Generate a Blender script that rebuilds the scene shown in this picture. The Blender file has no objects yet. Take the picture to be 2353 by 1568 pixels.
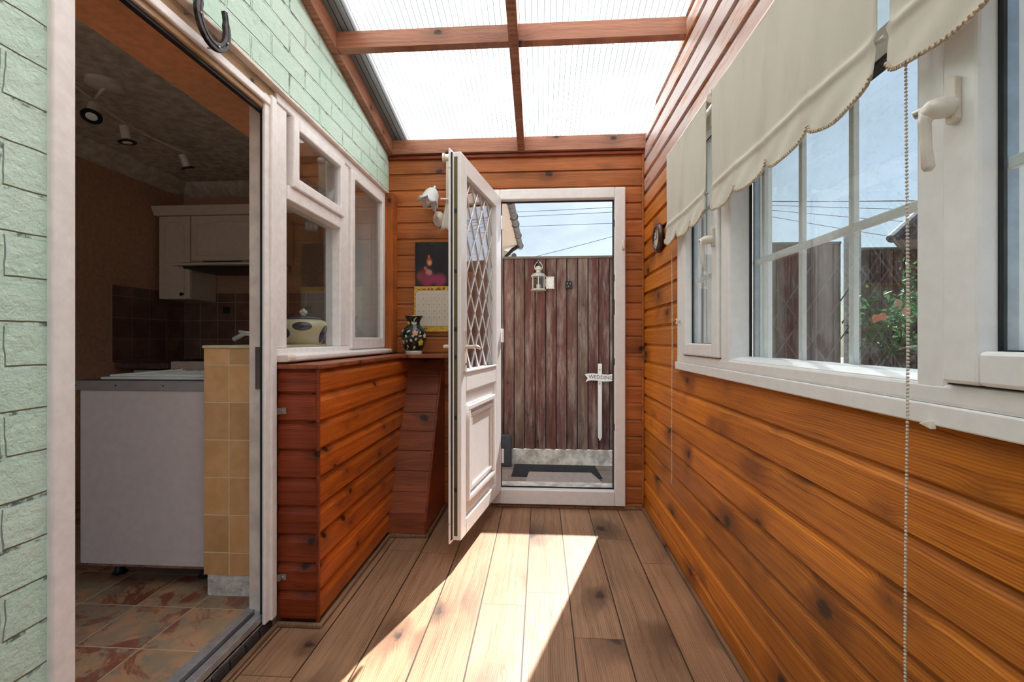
import bpy, bmesh, math, random
from mathutils import Vector, Matrix
random.seed(7)
C = bpy.context.scene.collection
PI = math.pi
sin, cos = math.sin, math.cos
# ------------------------------------------------------------------ camera
cd = bpy.data.cameras.new('camera'); cam = bpy.data.objects.new('camera', cd); C.objects.link(cam)
cam.location = (0, 0, 1.12); cam.rotation_euler = (PI/2, 0, math.atan(66.5/1040))
cd.sensor_width = 36; cd.lens = 36*1040/2353; cd.shift_y = -4/2353; cd.clip_start = .02; cd.clip_end = 300
bpy.context.scene.camera = cam
# ------------------------------------------------------------------ world
sc = bpy.context.scene
sc.view_settings.view_transform = 'Standard'; sc.view_settings.look = 'None'
sc.view_settings.gamma = 1; sc.view_settings.use_curve_mapping = False
sc.view_settings.exposure = 1.72
sc.cycles.max_bounces = 10; sc.cycles.transparent_max_bounces = 16; sc.cycles.diffuse_bounces = 6
SUNV = Vector((-.27, -.815, -1.0))
W = bpy.data.worlds.new('sky'); sc.world = W; W.use_nodes = True
wn = W.node_tree.nodes; wl = W.node_tree.links; wn.clear()
wo = wn.new('ShaderNodeOutputWorld'); wb = wn.new('ShaderNodeBackground')
sk = wn.new('ShaderNodeTexSky'); sk.sky_type = 'NISHITA'; sk.sun_disc = False
sk.sun_elevation = math.radians(48); sk.sun_rotation = math.radians(18); sk.altitude = 50; sk.air_density = 1.0; sk.dust_density = 1.5
sm = wn.new('ShaderNodeMix'); sm.data_type = 'RGBA'; sm.blend_type = 'MULTIPLY'; sm.inputs[0].default_value = 1; sm.inputs[7].default_value = (.2, .2, .2, 1)
tc = wn.new('ShaderNodeTexCoord'); mp = wn.new('ShaderNodeMapping'); mp.inputs['Scale'].default_value = (1, 1, 3.2)
cn = wn.new('ShaderNodeTexNoise'); cn.inputs['Scale'].default_value = 2.3; cn.inputs['Detail'].default_value = 6; cn.inputs['Roughness'].default_value = .6
cr = wn.new('ShaderNodeMapRange'); cr.interpolation_type = 'SMOOTHSTEP'
cr.inputs['From Min'].default_value = .42; cr.inputs['From Max'].default_value = .78; cr.inputs['To Min'].default_value = .28; cr.inputs['To Max'].default_value = .95
cm = wn.new('ShaderNodeMix'); cm.data_type = 'RGBA'; cm.inputs[7].default_value = (.70, .87, .96, 1)
wl.new(sk.outputs[0], sm.inputs[6]); wl.new(tc.outputs['Generated'], mp.inputs[0]); wl.new(mp.outputs[0], cn.inputs['Vector'])
wl.new(cn.outputs[0], cr.inputs[0]); wl.new(cr.outputs[0], cm.inputs[0]); wl.new(sm.outputs[2], cm.inputs[6]); wl.new(cm.outputs[2], wb.inputs[0])
wb.inputs[1].default_value = 0.25
wl.new(wb.outputs[0], wo.inputs[0])
# ------------------------------------------------------------------ sun
sd = bpy.data.lights.new('sun', 'SUN'); sd.energy = 5.0; sd.angle = math.radians(.55); sd.color = (1, .975, .95)
sun = bpy.data.objects.new('sun', sd); C.objects.link(sun); sun.rotation_euler = SUNV.to_track_quat('-Z', 'Y').to_euler()
sun.location = (1, 4, 6)

# ================================================================== node helpers
class NT:
    def __init__(s, name):
        s.m = bpy.data.materials.new(name); s.m.use_nodes = True; s.n = s.m.node_tree.nodes; s.l = s.m.node_tree.links; s.n.clear()
        s.out = s.n.new('ShaderNodeOutputMaterial')
    def put(s, inp, v):
        if v is None: return
        if isinstance(v, bpy.types.NodeSocket): s.l.new(v, inp)
        else:
            if hasattr(inp, 'default_value'):
                if isinstance(v, (tuple, list)) and len(v) == 3 and len(inp.default_value) == 4: v = (*v, 1)
                inp.default_value = v
    def math(s, op, a, b=None, c=None, clamp=False):
        n = s.n.new('ShaderNodeMath'); n.operation = op; n.use_clamp = clamp
        s.put(n.inputs[0], a); s.put(n.inputs[1], b); s.put(n.inputs[2], c); return n.outputs[0]
    def coord(s):
        t = s.n.new('ShaderNodeTexCoord'); x = s.n.new('ShaderNodeSeparateXYZ'); s.l.new(t.outputs['Object'], x.inputs[0])
        return {'X': x.outputs[0], 'Y': x.outputs[1], 'Z': x.outputs[2], 'v': t.outputs['Object']}
    def vec(s, x, y, z=0.0):
        n = s.n.new('ShaderNodeCombineXYZ'); s.put(n.inputs[0], x); s.put(n.inputs[1], y); s.put(n.inputs[2], z); return n.outputs[0]
    def noise(s, v, scale=5, detail=3, rough=.5, dist=0):
        n = s.n.new('ShaderNodeTexNoise'); s.put(n.inputs['Vector'], v); n.inputs['Scale'].default_value = scale
        n.inputs['Detail'].default_value = detail; n.inputs['Roughness'].default_value = rough; n.inputs['Distortion'].default_value = dist; return n.outputs[0]
    def white(s, w):
        n = s.n.new('ShaderNodeTexWhiteNoise'); n.noise_dimensions = '1D'; s.put(n.inputs['W'], w); return n.outputs[0]
    def white2(s, v):
        n = s.n.new('ShaderNodeTexWhiteNoise'); n.noise_dimensions = '3D'; s.put(n.inputs['Vector'], v); return n.outputs[0]
    def vor(s, v, scale=1, dim='3D'):
        n = s.n.new('ShaderNodeTexVoronoi'); n.voronoi_dimensions = dim; s.put(n.inputs['Vector'], v); n.inputs['Scale'].default_value = scale; return n.outputs['Distance']
    def rng(s, v, a, b, c=0.0, d=1.0):
        n = s.n.new('ShaderNodeMapRange'); n.interpolation_type = 'SMOOTHSTEP'; s.put(n.inputs[0], v)
        n.inputs[1].default_value = a; n.inputs[2].default_value = b; n.inputs[3].default_value = c; n.inputs[4].default_value = d; return n.outputs[0]
    def mix(s, f, a, b, mode='MIX'):
        n = s.n.new('ShaderNodeMix'); n.data_type = 'RGBA'; n.blend_type = mode; s.put(n.inputs[0], f); s.put(n.inputs[6], a); s.put(n.inputs[7], b); return n.outputs[2]
    def bump(s, h, strength=.4, dist=.01):
        n = s.n.new('ShaderNodeBump'); s.put(n.inputs['Height'], h); n.inputs['Strength'].default_value = strength; n.inputs['Distance'].default_value = dist; return n.outputs[0]
    def bsdf(s, col, rough=.5, normal=None, metal=0, spec=.5, **kw):
        n = s.n.new('ShaderNodeBsdfPrincipled'); s.put(n.inputs['Base Color'], col); s.put(n.inputs['Roughness'], rough)
        n.inputs['Metallic'].default_value = metal; n.inputs['Specular IOR Level'].default_value = spec
        if normal is not None: s.l.new(normal, n.inputs['Normal'])
        for k, v in kw.items(): s.put(n.inputs[k.replace('_', ' ')], v)
        s.l.new(n.outputs[0], s.out.inputs[0]); return n.outputs[0]

def srgb(r, g, b):
    f = lambda c: (c/255/12.92) if c/255 <= .04045 else ((c/255+.055)/1.055)**2.4
    return (f(r), f(g), f(b))

def plain(name, col, rough=.5, metal=0, var=.06, spec=.5, bump=0.0, nscale=30):
    t = NT(name); c = t.coord(); n = t.noise(c['v'], nscale, 4, .6)
    k = t.rng(n, .3, .7, 1-var, 1+var)
    cc = t.mix(1.0, col, t.vec(k, k, k), 'MULTIPLY')
    t.bsdf(cc, rough, t.bump(n, .5, bump) if bump else None, metal, spec); return t.m

def wood(name, along, across, pitch, off, light, mid, dark, knot=(.035, .012, .005), wear=None, wearcol=(.5, .42, .38), rough=.4, kscale=6.5, seg=None, line=0.0, var=.25, spec=.35, gscale=1.0, vary2=None, bstr=.25, wobm=.035, hal=.5, kr=(.10, .045)):
    t = NT(name); c = t.coord(); a = c[along]; b = c[across]
    third = [k for k in 'XYZ' if k not in (along, across)][0]
    q = t.math('DIVIDE', t.math('SUBTRACT', b, off), pitch); idn = t.math('FLOOR', q); fr = t.math('FRACT', q)
    rnd = t.white(t.math('ADD', idn, 13.37))
    if seg:
        s_ = t.math('ADD', t.math('DIVIDE', a, seg), t.math('MULTIPLY', rnd, 5.3)); sid = t.math('FLOOR', s_); sf = t.math('FRACT', s_)
        rnd2 = t.white2(t.vec(idn, sid, 3.0))
    else: sid = 0.0; sf = None; rnd2 = rnd
    ap = t.math('ADD', a, t.math('MULTIPLY', rnd2, 9.0)); bl = t.math('MULTIPLY', fr, pitch)
    idz = t.math('MULTIPLY', rnd2, 37.0)
    kd = t.vor(t.vec(t.math('ADD', t.math('MULTIPLY', ap, kscale*.75), t.math('MULTIPLY', idz, 7.1)), t.math('ADD', t.math('MULTIPLY', bl, kscale), t.math('MULTIPLY', idz, 3.3)), 0.0), 1, '2D')
    kd = t.math('ADD', kd, t.math('MULTIPLY', t.math('SUBTRACT', t.noise(c['v'], 26, 3, .6), .5), .12)); kd = t.math('ADD', kd, t.rng(t.noise(t.vec(ap, t.math('MULTIPLY', bl, 2), idz), 2.6, 1, .5), .44, .56, 0, .22)); kn = t.rng(kd, *kr); halo = t.rng(kd, .42, .06)
    wob = t.noise(t.vec(t.math('MULTIPLY', ap, 2.0), t.math('MULTIPLY', bl, 6.0), idz), 1.0, 2, .5)
    ring = t.math('ADD', b, t.math('ADD', t.math('MULTIPLY', halo, .016), t.math('MULTIPLY', wob, wobm)))
    g1 = t.noise(t.vec(t.math('MULTIPLY', ap, 1.3*gscale), t.math('MULTIPLY', ring, 75*gscale), t.math('ADD', idz, t.math('MULTIPLY', c[third], 30))), 1.0, 4, .65)
    w_ = t.math('SINE', t.math('MULTIPLY', ring, 2*PI/(.0062/gscale))); g2 = t.math('MULTIPLY', t.math('ADD', w_, 1.0), .5)
    g = t.math('ADD', t.math('MULTIPLY', g1, .80), t.math('MULTIPLY', g2, .20))
    fine = t.noise(t.vec(t.math('MULTIPLY', ap, 9), t.math('MULTIPLY', b, 260), idz), 1.0, 3, .6)
    g = t.math('ADD', g, t.math('MULTIPLY', t.math('SUBTRACT', fine, .5), .55))
    col = t.mix(t.rng(g, .3, .55), light, mid); col = t.mix(t.rng(g, .55, .8), col, dark)
    if vary2 is not None: col = t.mix(t.rng(rnd2, .35, .9), col, t.mix(1.0, col, vary2, 'MULTIPLY'))
    col = t.mix(t.math('MULTIPLY', halo, hal), col, t.mix(.35, dark, knot)); col = t.mix(kn, col, knot)
    k = t.math('ADD', t.math('MULTIPLY', rnd2, var), 1-var/2); big = t.noise(t.vec(t.math('MULTIPLY', a, .9), t.math('MULTIPLY', b, 1.7), c[third]), 2.0, 3, .5)
    k = t.math('MULTIPLY', k, t.rng(big, .3, .7, .85, 1.12))
    col = t.mix(1.0, col, t.vec(k, k, k), 'MULTIPLY')
    if wear:
        lo, hi, zlo, zhi = wear
        wn_ = t.noise(t.vec(t.math('MULTIPLY', ap, 2.2), t.math('MULTIPLY', b, 15), idz), 1.0, 6, .72)
        mk = t.rng(wn_, lo, hi)
        if zhi is not None: mk = t.math('MULTIPLY', mk, t.rng(c['Z'], zlo, zhi))
        col = t.mix(mk, col, wearcol)
    if line:
        e = t.math('MINIMUM', fr, t.math('SUBTRACT', 1.0, fr)); ln = t.rng(t.math('MULTIPLY', e, pitch), line*1.3, line*.5)
        if seg:
            e2 = t.math('MINIMUM', sf, t.math('SUBTRACT', 1.0, sf)); ln = t.math('MAXIMUM', ln, t.math('MULTIPLY', t.rng(t.math('MULTIPLY', e2, seg), line*1.1, line*.4), .55))
        col = t.mix(ln, col, (.035, .018, .01))
    t.bsdf(col, rough, t.bump(g, bstr, .003), 0, spec); return t.m

# ================================================================== materials
M = {}
honeyL, honeyM, honeyD = (.64, .215, .017), (.48, .14, .011), (.22, .05, .005)
M['wall_wood'] = wood('stained pine cladding', 'Y', 'Z', .11, -.005, honeyL, honeyM, honeyD, wear=(.36, .52, 1.9, 2.25), wearcol=(.55, .43, .40), var=.4, kscale=3.6, kr=(.10, .045), hal=.75)
M['wall_wood_x'] = wood('stained pine cladding reddened for shade', 'X', 'Z', .11, .045, (.50, .17, .045), (.38, .115, .028), (.21, .052, .014), var=.35, kscale=4.2, kr=(.10, .045), hal=.6)  # same stain as the right wall, its redder shade put into the colour
M['box_wood'] = wood('gloss stained pine reddened for shade', 'Y', 'Z', .111, .02, (.56, .14, .014), (.42, .085, .009), (.20, .030, .005), rough=.3, var=.3)  # one stain with the walls, the ledge's red shade is painted in
M['box_wood_x'] = wood('stained pine ends darkened for shade', 'X', 'Z', .111, .02, (.30, .055, .014), (.22, .034, .009), (.10, .014, .004), rough=.3, var=.3)  # shaded copy of that stain, darker and redder in the base colour
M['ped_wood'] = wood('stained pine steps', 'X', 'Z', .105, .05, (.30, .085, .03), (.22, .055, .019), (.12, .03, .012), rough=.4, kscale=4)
M['beam'] = wood('rafter timber', 'X', 'Z', 5, -9, (.46, .20, .115), (.34, .135, .075), (.20, .07, .04), kscale=5)
M['beam_y'] = wood('rafter timber lengthwise', 'Y', 'Z', 5, -9, (.46, .20, .115), (.34, .135, .075), (.20, .07, .04), kscale=5)
M['shelf'] = wood('shelf timber', 'Y', 'X', .4, -3, (.33, .10, .045), (.25, .07, .03), (.14, .035, .016), rough=.35)
M['post'] = wood('orange pine post', 'Z', 'X', 5, -9, (.46, .14, .025), (.35, .09, .015), (.2, .045, .009))
M['bead'] = wood('floor beading', 'Y', 'X', 5, -9, (.28, .17, .10), (.2, .11, .06), (.12, .06, .03), rough=.5)
M['laminate'] = wood('oak laminate', 'Y', 'X', .188, -.065, (.40, .245, .145), (.32, .18, .10), (.15, .078, .044), knot=(.045, .028, .022), rough=.42, kscale=2.1, seg=1.28, line=.003, var=.34, gscale=.8, bstr=.1, hal=.75, kr=(.085, .03), vary2=(.92, .86, .84))
M['fence'] = wood('weathered maroon fence boards', 'Z', 'X', .096, .0365, (.18, .085, .076), (.135, .055, .049), (.075, .036, .032), knot=(.05, .03, .025), wear=(.42, .8, 0, None), wearcol=(.34, .29, .25), rough=.85, var=.5, vary2=(.85, 1.25, 1.15), spec=.2, line=.004)
M['fence_top'] = wood('grey fence capping', 'X', 'Z', .3, -2, (.25, .22, .2), (.2, .17, .15), (.12, .1, .09), rough=.9, spec=.2)
M['tanwood'] = wood('bare primed timber', 'Y', 'Z', 3, -5, (.50, .34, .20), (.42, .26, .14), (.3, .17, .08), wear=(.50, .72, 0, None), wearcol=(.68, .6, .52), rough=.55)
M['upvc'] = plain('white upvc', (.83, .82, .81), .28, var=.03)
M['upvc_warm'] = plain('warm white upvc edge', (.80, .68, .58), .35, var=.04)
M['gloss'] = plain('white gloss paint on timber', (.83, .79, .77), .38, var=.05, bump=.002)
M['oldwhite'] = plain('aged white paint', (.74, .64, .56), .45, var=.12, nscale=14, bump=.003)
M['dark'] = plain('black rubber seal', (.012, .011, .012), .6)
M['olive'] = plain('brassy lock strip', (.16, .12, .055), .4, .6)
M['steel'] = plain('zinc bracket', (.45, .43, .40), .4, .9)
M['alu'] = plain('aluminium sill track', (.50, .52, .56), .35, .7, var=.12)
M['seal'] = plain('dusty mastic', (.06, .045, .05), .7)
M['soffit'] = plain('orange painted soffit', (.80, .36, .17), .6, var=.1)
M['iron'] = plain('old iron', (.045, .038, .04), .38, .75, var=.3, bump=.004, nscale=60)
M['black'] = plain('black plastic', (.012, .012, .014), .4)
M['slab'] = plain('riser clinker brick', (.030, .028, .030), .5, var=.4, bump=.006, nscale=25)
M['concrete'] = plain('rough whitewashed concrete', (.66, .62, .55), .9, var=.35, bump=.03, nscale=14)
M['mortar'] = plain('mortar dust', (.32, .27, .22), .9, var=.4, bump=.01)
M['cream'] = plain('cream pottery glaze', (.66, .56, .38), .22, var=.1, nscale=10)
M['navy'] = plain('navy glaze', (.03, .04, .085), .15)
M['porcelain'] = plain('white sink enamel', (.72, .72, .70), .2, var=.02)
M['cupboard'] = plain('off white cupboard', (.70, .58, .48), .4, var=.04)
M['panel'] = plain('pale lilac melamine', (.66, .57, .55), .45, var=.04)
M['chip'] = plain('raw chipboard edge', (.24, .12, .08), .9, var=.4)
M['strip'] = plain('brushed worktop strip', (.36, .34, .33), .4, .5)
M['worktop'] = plain('dark worktop', (.10, .06, .05), .5, var=.3)
M['vase'] = plain('black green glaze', (.008, .014, .008), .12, var=.3)
M['pink'] = plain('pink enamel petals', (.60, .27, .20), .3, var=.2, nscale=90)
M['yellow'] = plain('yellow enamel petals', (.62, .47, .06), .3, var=.1)
M['palegreen'] = plain('pale leaf enamel', (.50, .52, .38), .3, var=.1)
M['ivory'] = plain('ivory glaze', (.68, .62, .54), .25)
M['gold'] = plain('gilt rim', (.40, .27, .12), .3, .8)
M['slate'] = plain('grey blue slab', (.055, .06, .075), .6, var=.2)
M['mat'] = plain('black rubber mat', (.022, .023, .028), .8, var=.4, bump=.003, nscale=40)
M['paleboard'] = plain('grey painted board', (.42, .36, .32), .7, var=.12)
M['paving'] = None
M['sign'] = plain('white painted plywood', (.78, .78, .76), .5, var=.03)
M['ink'] = plain('dark lettering', (.03, .035, .05), .6)
M['metalwhite'] = plain('chipped cream metal', (.60, .58, .50), .45, .2, var=.2, nscale=60)
M['wallpaint'] = plain('kitchen brown wall', (.44, .25, .155), .7, var=.12, bump=.006, nscale=40)
M['artex'] = plain('swirled kitchen ceiling', (.56, .49, .41), .8, var=.25, bump=.02, nscale=18)
M['hob'] = plain('black hob', (.01, .01, .01), .3)
M['render'] = plain('cream render', (.70, .66, .58), .8, var=.08)
M['gutter'] = plain('weathered grey gutter', (.09, .095, .10), .5, var=.6, nscale=8)
M['terracotta'] = plain('terracotta', (.45, .17, .09), .8, var=.15)
M['postwhite'] = plain('pale concrete post', (.48, .49, .50), .9, var=.2)
M['bark'] = plain('bark', (.09, .06, .04), .9, var=.3)
M['cable'] = plain('cable', (.10, .12, .14), .6)
M['clockwood'] = plain('dark varnished clock rim', (.045, .012, .010), .2, var=.2)
M['clockface'] = plain('faded clock face', (.55, .47, .35), .4, var=.15)
M['lead'] = plain('silver lead strip', (.62, .62, .63), .4, .3)
M['bulb'] = plain('white bulb tube', (.85, .84, .80), .25)
M['braid'] = plain('beige braid', (.50, .40, .29), .8, var=.35, nscale=160)
M['beadplastic'] = plain('cream bead plastic', (.62, .55, .46), .3)
M['felt'] = plain('grey lead flashing', (.16, .15, .14), .8, var=.2)
M['rustgreen'] = plain('damp ground', (.08, .075, .05), .95, var=.4)

def glassm(name='window glass', dirt=0, dots=0, k=1.2):
    t = NT(name); lw = t.n.new('ShaderNodeLayerWeight'); lw.inputs[0].default_value = .5; frv = t.math('ADD', .04, t.math('MULTIPLY', t.math('POWER', lw.outputs['Facing'], 5.0), k), clamp=True)
    tr = t.n.new('ShaderNodeBsdfTransparent'); tr.inputs[0].default_value = (.93, .96, .96, 1)
    gl = t.n.new('ShaderNodeBsdfGlossy'); gl.inputs['Roughness'].default_value = .01
    mx = t.n.new('ShaderNodeMixShader'); t.l.new(frv, mx.inputs[0]); t.l.new(tr.outputs[0], mx.inputs[1]); t.l.new(gl.outputs[0], mx.inputs[2])
    c = t.coord(); d = t.n.new('ShaderNodeBsdfDiffuse'); d.inputs[0].default_value = (.6, .65, .7, 1)
    m2 = t.n.new('ShaderNodeMixShader'); n = t.noise(c['v'], 9, 6, .75); sp = t.vor(c['v'], 70)
    t.l.new(t.math('ADD', t.rng(n, .45, .85, .0, dirt), t.rng(sp, .16, .06, 0, dots)), m2.inputs[0]); t.l.new(mx.outputs[0], m2.inputs[1]); t.l.new(d.outputs[0], m2.inputs[2])
    t.l.new(m2.outputs[0], t.out.inputs[0]); return t.m
M['glass'] = glassm(); M['glass_door'] = glassm('sealed door glass', 0, 0, 2.2); M['glass_dirty'] = glassm('dusty window glass', .09, .25)

def polym():
    t = NT('twin wall polycarbonate'); c = t.coord()
    f = t.math('FRACT', t.math('DIVIDE', c['X'], .029)); e = t.math('ABSOLUTE', t.math('SUBTRACT', f, .5)); ln = t.rng(e, .12, .04)
    n = t.noise(c['v'], 3, 4, .6)
    col = t.mix(ln, (.97, .98, .98), (.14, .15, .16)); col = t.mix(t.rng(n, .45, .75, 0, .25), col, (.72, .76, .76))
    sp = t.rng(t.vor(t.vec(c['X'], c['Y'], 0), 5), .022, .014); col = t.mix(sp, col, (.2, .2, .18))
    tl = t.n.new('ShaderNodeBsdfTranslucent'); t.l.new(col, tl.inputs[0])
    gl = t.n.new('ShaderNodeBsdfGlossy'); gl.inputs['Roughness'].default_value = .25; gl.inputs[0].default_value = (.8, .8, .8, 1)
    df = t.n.new('ShaderNodeBsdfDiffuse'); t.l.new(col, df.inputs[0])
    a = t.n.new('ShaderNodeMixShader'); a.inputs[0].default_value = .05; t.l.new(tl.outputs[0], a.inputs[1]); t.l.new(df.outputs[0], a.inputs[2])
    b = t.n.new('ShaderNodeMixShader'); b.inputs[0].default_value = .05; t.l.new(a.outputs[0], b.inputs[1]); t.l.new(gl.outputs[0], b.inputs[2])
    t.l.new(b.outputs[0], t.out.inputs[0]); return t.m
M['poly'] = polym()

def clothm():
    t = NT('cream cotton blind'); c = t.coord(); w = t.noise(c['v'], 220, 2, .5); s = t.rng(t.noise(t.vec(c['X'], t.math('MULTIPLY', c['Y'], 3), t.math('MULTIPLY', c['Z'], 1)), 4, 5, .6), .45, .75, 0, .35)
    sp = t.rng(t.vor(c['v'], 7), .03, .015); col = t.mix(s, (.74, .70, .61), (.60, .52, .38)); col = t.mix(t.math('MULTIPLY', sp, .7), col, (.2, .15, .1))
    pr = t.bsdf(col, .85, t.bump(w, .3, .001), 0, .2)
    tl = t.n.new('ShaderNodeBsdfTranslucent'); t.l.new(col, tl.inputs[0]); mx = t.n.new('ShaderNodeMixShader'); mx.inputs[0].default_value = .3
    t.l.new(pr, mx.inputs[1]); t.l.new(tl.outputs[0], mx.inputs[2]); t.l.new(mx.outputs[0], t.out.inputs[0]); return t.m
M['cloth'] = clothm()

def leafm(name, ca, cb):
    t = NT(name); c = t.coord(); n = t.white2(c['v']); n = t.noise(c['v'], 14, 3, .6); col = t.mix(t.rng(n, .35, .65), ca, cb)
    pr = t.bsdf(col, .5, None, 0, .4); tl = t.n.new('ShaderNodeBsdfTranslucent'); t.l.new(col, tl.inputs[0]); mx = t.n.new('ShaderNodeMixShader'); mx.inputs[0].default_value = .35
    t.l.new(pr, mx.inputs[1]); t.l.new(tl.outputs[0], mx.inputs[2]); t.l.new(mx.outputs[0], t.out.inputs[0]); return t.m
M['leaf'] = leafm('tree leaves', (.14, .26, .04), (.32, .42, .08)); M['roseleaf'] = leafm('rose leaves', (.05, .14, .06), (.12, .24, .08))
M['petal'] = leafm('peach rose petals', (.75, .28, .16), (.80, .42, .28)); M['petal2'] = leafm('faded rose petals', (.62, .45, .32), (.55, .38, .25))

def brickm():
    t = NT('green painted brick'); c = t.coord()
    wob = t.noise(c['v'], 6, 3, .6); wz = t.math('ADD', c['Z'], t.math('MULTIPLY', t.math('SUBTRACT', wob, .5), .012)); wy = t.math('ADD', t.math('ADD', c['Y'], .07), t.math('MULTIPLY', t.math('SUBTRACT', wob, .5), .03))
    b = t.n.new('ShaderNodeTexBrick'); t.l.new(t.vec(wy, wz, 0), b.inputs['Vector']); b.inputs['Scale'].default_value = 1; b.inputs['Brick Width'].default_value = .25; b.inputs['Row Height'].default_value = .0885
    b.inputs['Mortar Size'].default_value = .0065; b.inputs['Mortar Smooth'].default_value = .55; b.inputs['Bias'].default_value = 0
    fac = b.outputs['Fac']; n1 = t.noise(c['v'], 22, 6, .65); n2 = t.noise(c['v'], 3, 3, .5); n3 = t.noise(c['v'], 75, 4, .6)
    col = t.mix(t.rng(n2, .35, .65), (.55, .76, .63), (.62, .80, .69)); col = t.mix(t.rng(n1, .55, .8, 0, .5), col, (.72, .83, .75)); col = t.mix(t.rng(n1, .28, .42, .35, 0), col, (.27, .41, .32))
    crack = t.math('MULTIPLY', t.rng(fac, .80, .99), t.rng(t.noise(c['v'], 16, 5, .7), .52, .62)); col = t.mix(t.math('MULTIPLY', fac, .25), col, (.62, .74, .66)); col = t.mix(t.math('MULTIPLY', crack, .85), col, (.07, .10, .08))
    h = t.math('ADD', t.math('MULTIPLY', fac, -1.0), t.math('ADD', t.math('MULTIPLY', n1, .7), t.math('MULTIPLY', n3, .25)))
    t.bsdf(col, .5, t.bump(h, .9, .014), 0, .35); return t.m
M['brick'] = brickm()

def tilem(name, size, ca, cb, grout, offs=(0, 0, 0), axes=('X', 'Z'), gl=.004, rough=.3, nsc=7, rnd=.3, per=False):
    t = NT(name); c = t.coord(); u = t.math('DIVIDE', t.math('SUBTRACT', c[axes[0]], offs[0]), size); v = t.math('DIVIDE', t.math('SUBTRACT', c[axes[1]], offs[1]), size)
    fu, fv = t.math('FRACT', u), t.math('FRACT', v); idv = t.vec(t.math('FLOOR', u), t.math('FLOOR', v), 1.0); r = t.white2(idv)
    e = t.math('MINIMUM', t.math('MINIMUM', fu, t.math('SUBTRACT', 1.0, fu)), t.math('MINIMUM', fv, t.math('SUBTRACT', 1.0, fv)))
    ln = t.rng(t.math('MULTIPLY', e, size), gl, gl*.45)
    nv = t.vec(t.math('ADD', c[axes[0]], t.math('MULTIPLY', r, 8.0)), c[axes[1]], r) if per else c['v']
    n = t.noise(nv, nsc, 5, .65)
    if per:
        n2 = t.noise(nv, nsc*.5, 5, .7, 1.5); col = t.mix(t.rng(n, .38, .60), ca, cb); col = t.mix(t.math('MULTIPLY', t.rng(n2, .48, .58), .85), col, (.24, .05, .028)); n4 = t.noise(nv, nsc*.8, 4, .7, 2); col = t.mix(t.rng(n4, .52, .64, 0, .7), col, (.24, .24, .18))
    else: col = t.mix(t.rng(n, .35, .65), ca, cb)
    k = t.math('ADD', 1-rnd/2, t.math('MULTIPLY', r, rnd)); col = t.mix(1.0, col, t.vec(k, k, k), 'MULTIPLY'); col = t.mix(ln, col, grout)
    t.bsdf(col, rough, t.bump(t.math('SUBTRACT', t.math('MULTIPLY', n, .3), ln), .4, .003)); return t.m
M['mustard'] = tilem('mustard wall tile', .152, (.62, .34, .12), (.76, .42, .19), (.80, .60, .36), offs=(-1.365, .025), gl=.003)
M['brown_tile'] = tilem('brown splash tile', .152, (.16, .075, .05), (.23, .12, .08), (.40, .29, .2), offs=(-2.98, .97), gl=.003)
M['brown_tile_y'] = tilem('brown splash tile side', .152, (.12, .055, .04), (.18, .09, .06), (.30, .21, .14), offs=(2.96, .97), axes=('Y', 'Z'), gl=.003)
M['vinyl'] = tilem('slate effect floor tile', .2325, (.52, .29, .16), (.34, .25, .16), (.55, .44, .30), offs=(-1.343, 1.437), axes=('X', 'Y'), gl=.0035, rough=.3, nsc=9, per=True)
M['paving'] = tilem('concrete paving slab', .45, (.34, .27, .23), (.26, .20, .17), (.10, .08, .06), offs=(-.42, 3.52), axes=('X', 'Y'), gl=.01, rough=.9, nsc=12)
M['rooftile'] = tilem('grey roof tile', .28, (.10, .09, .09), (.15, .135, .13), (.03, .03, .03), axes=('Y', 'Z'), gl=.035, rough=.9, nsc=4)

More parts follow.
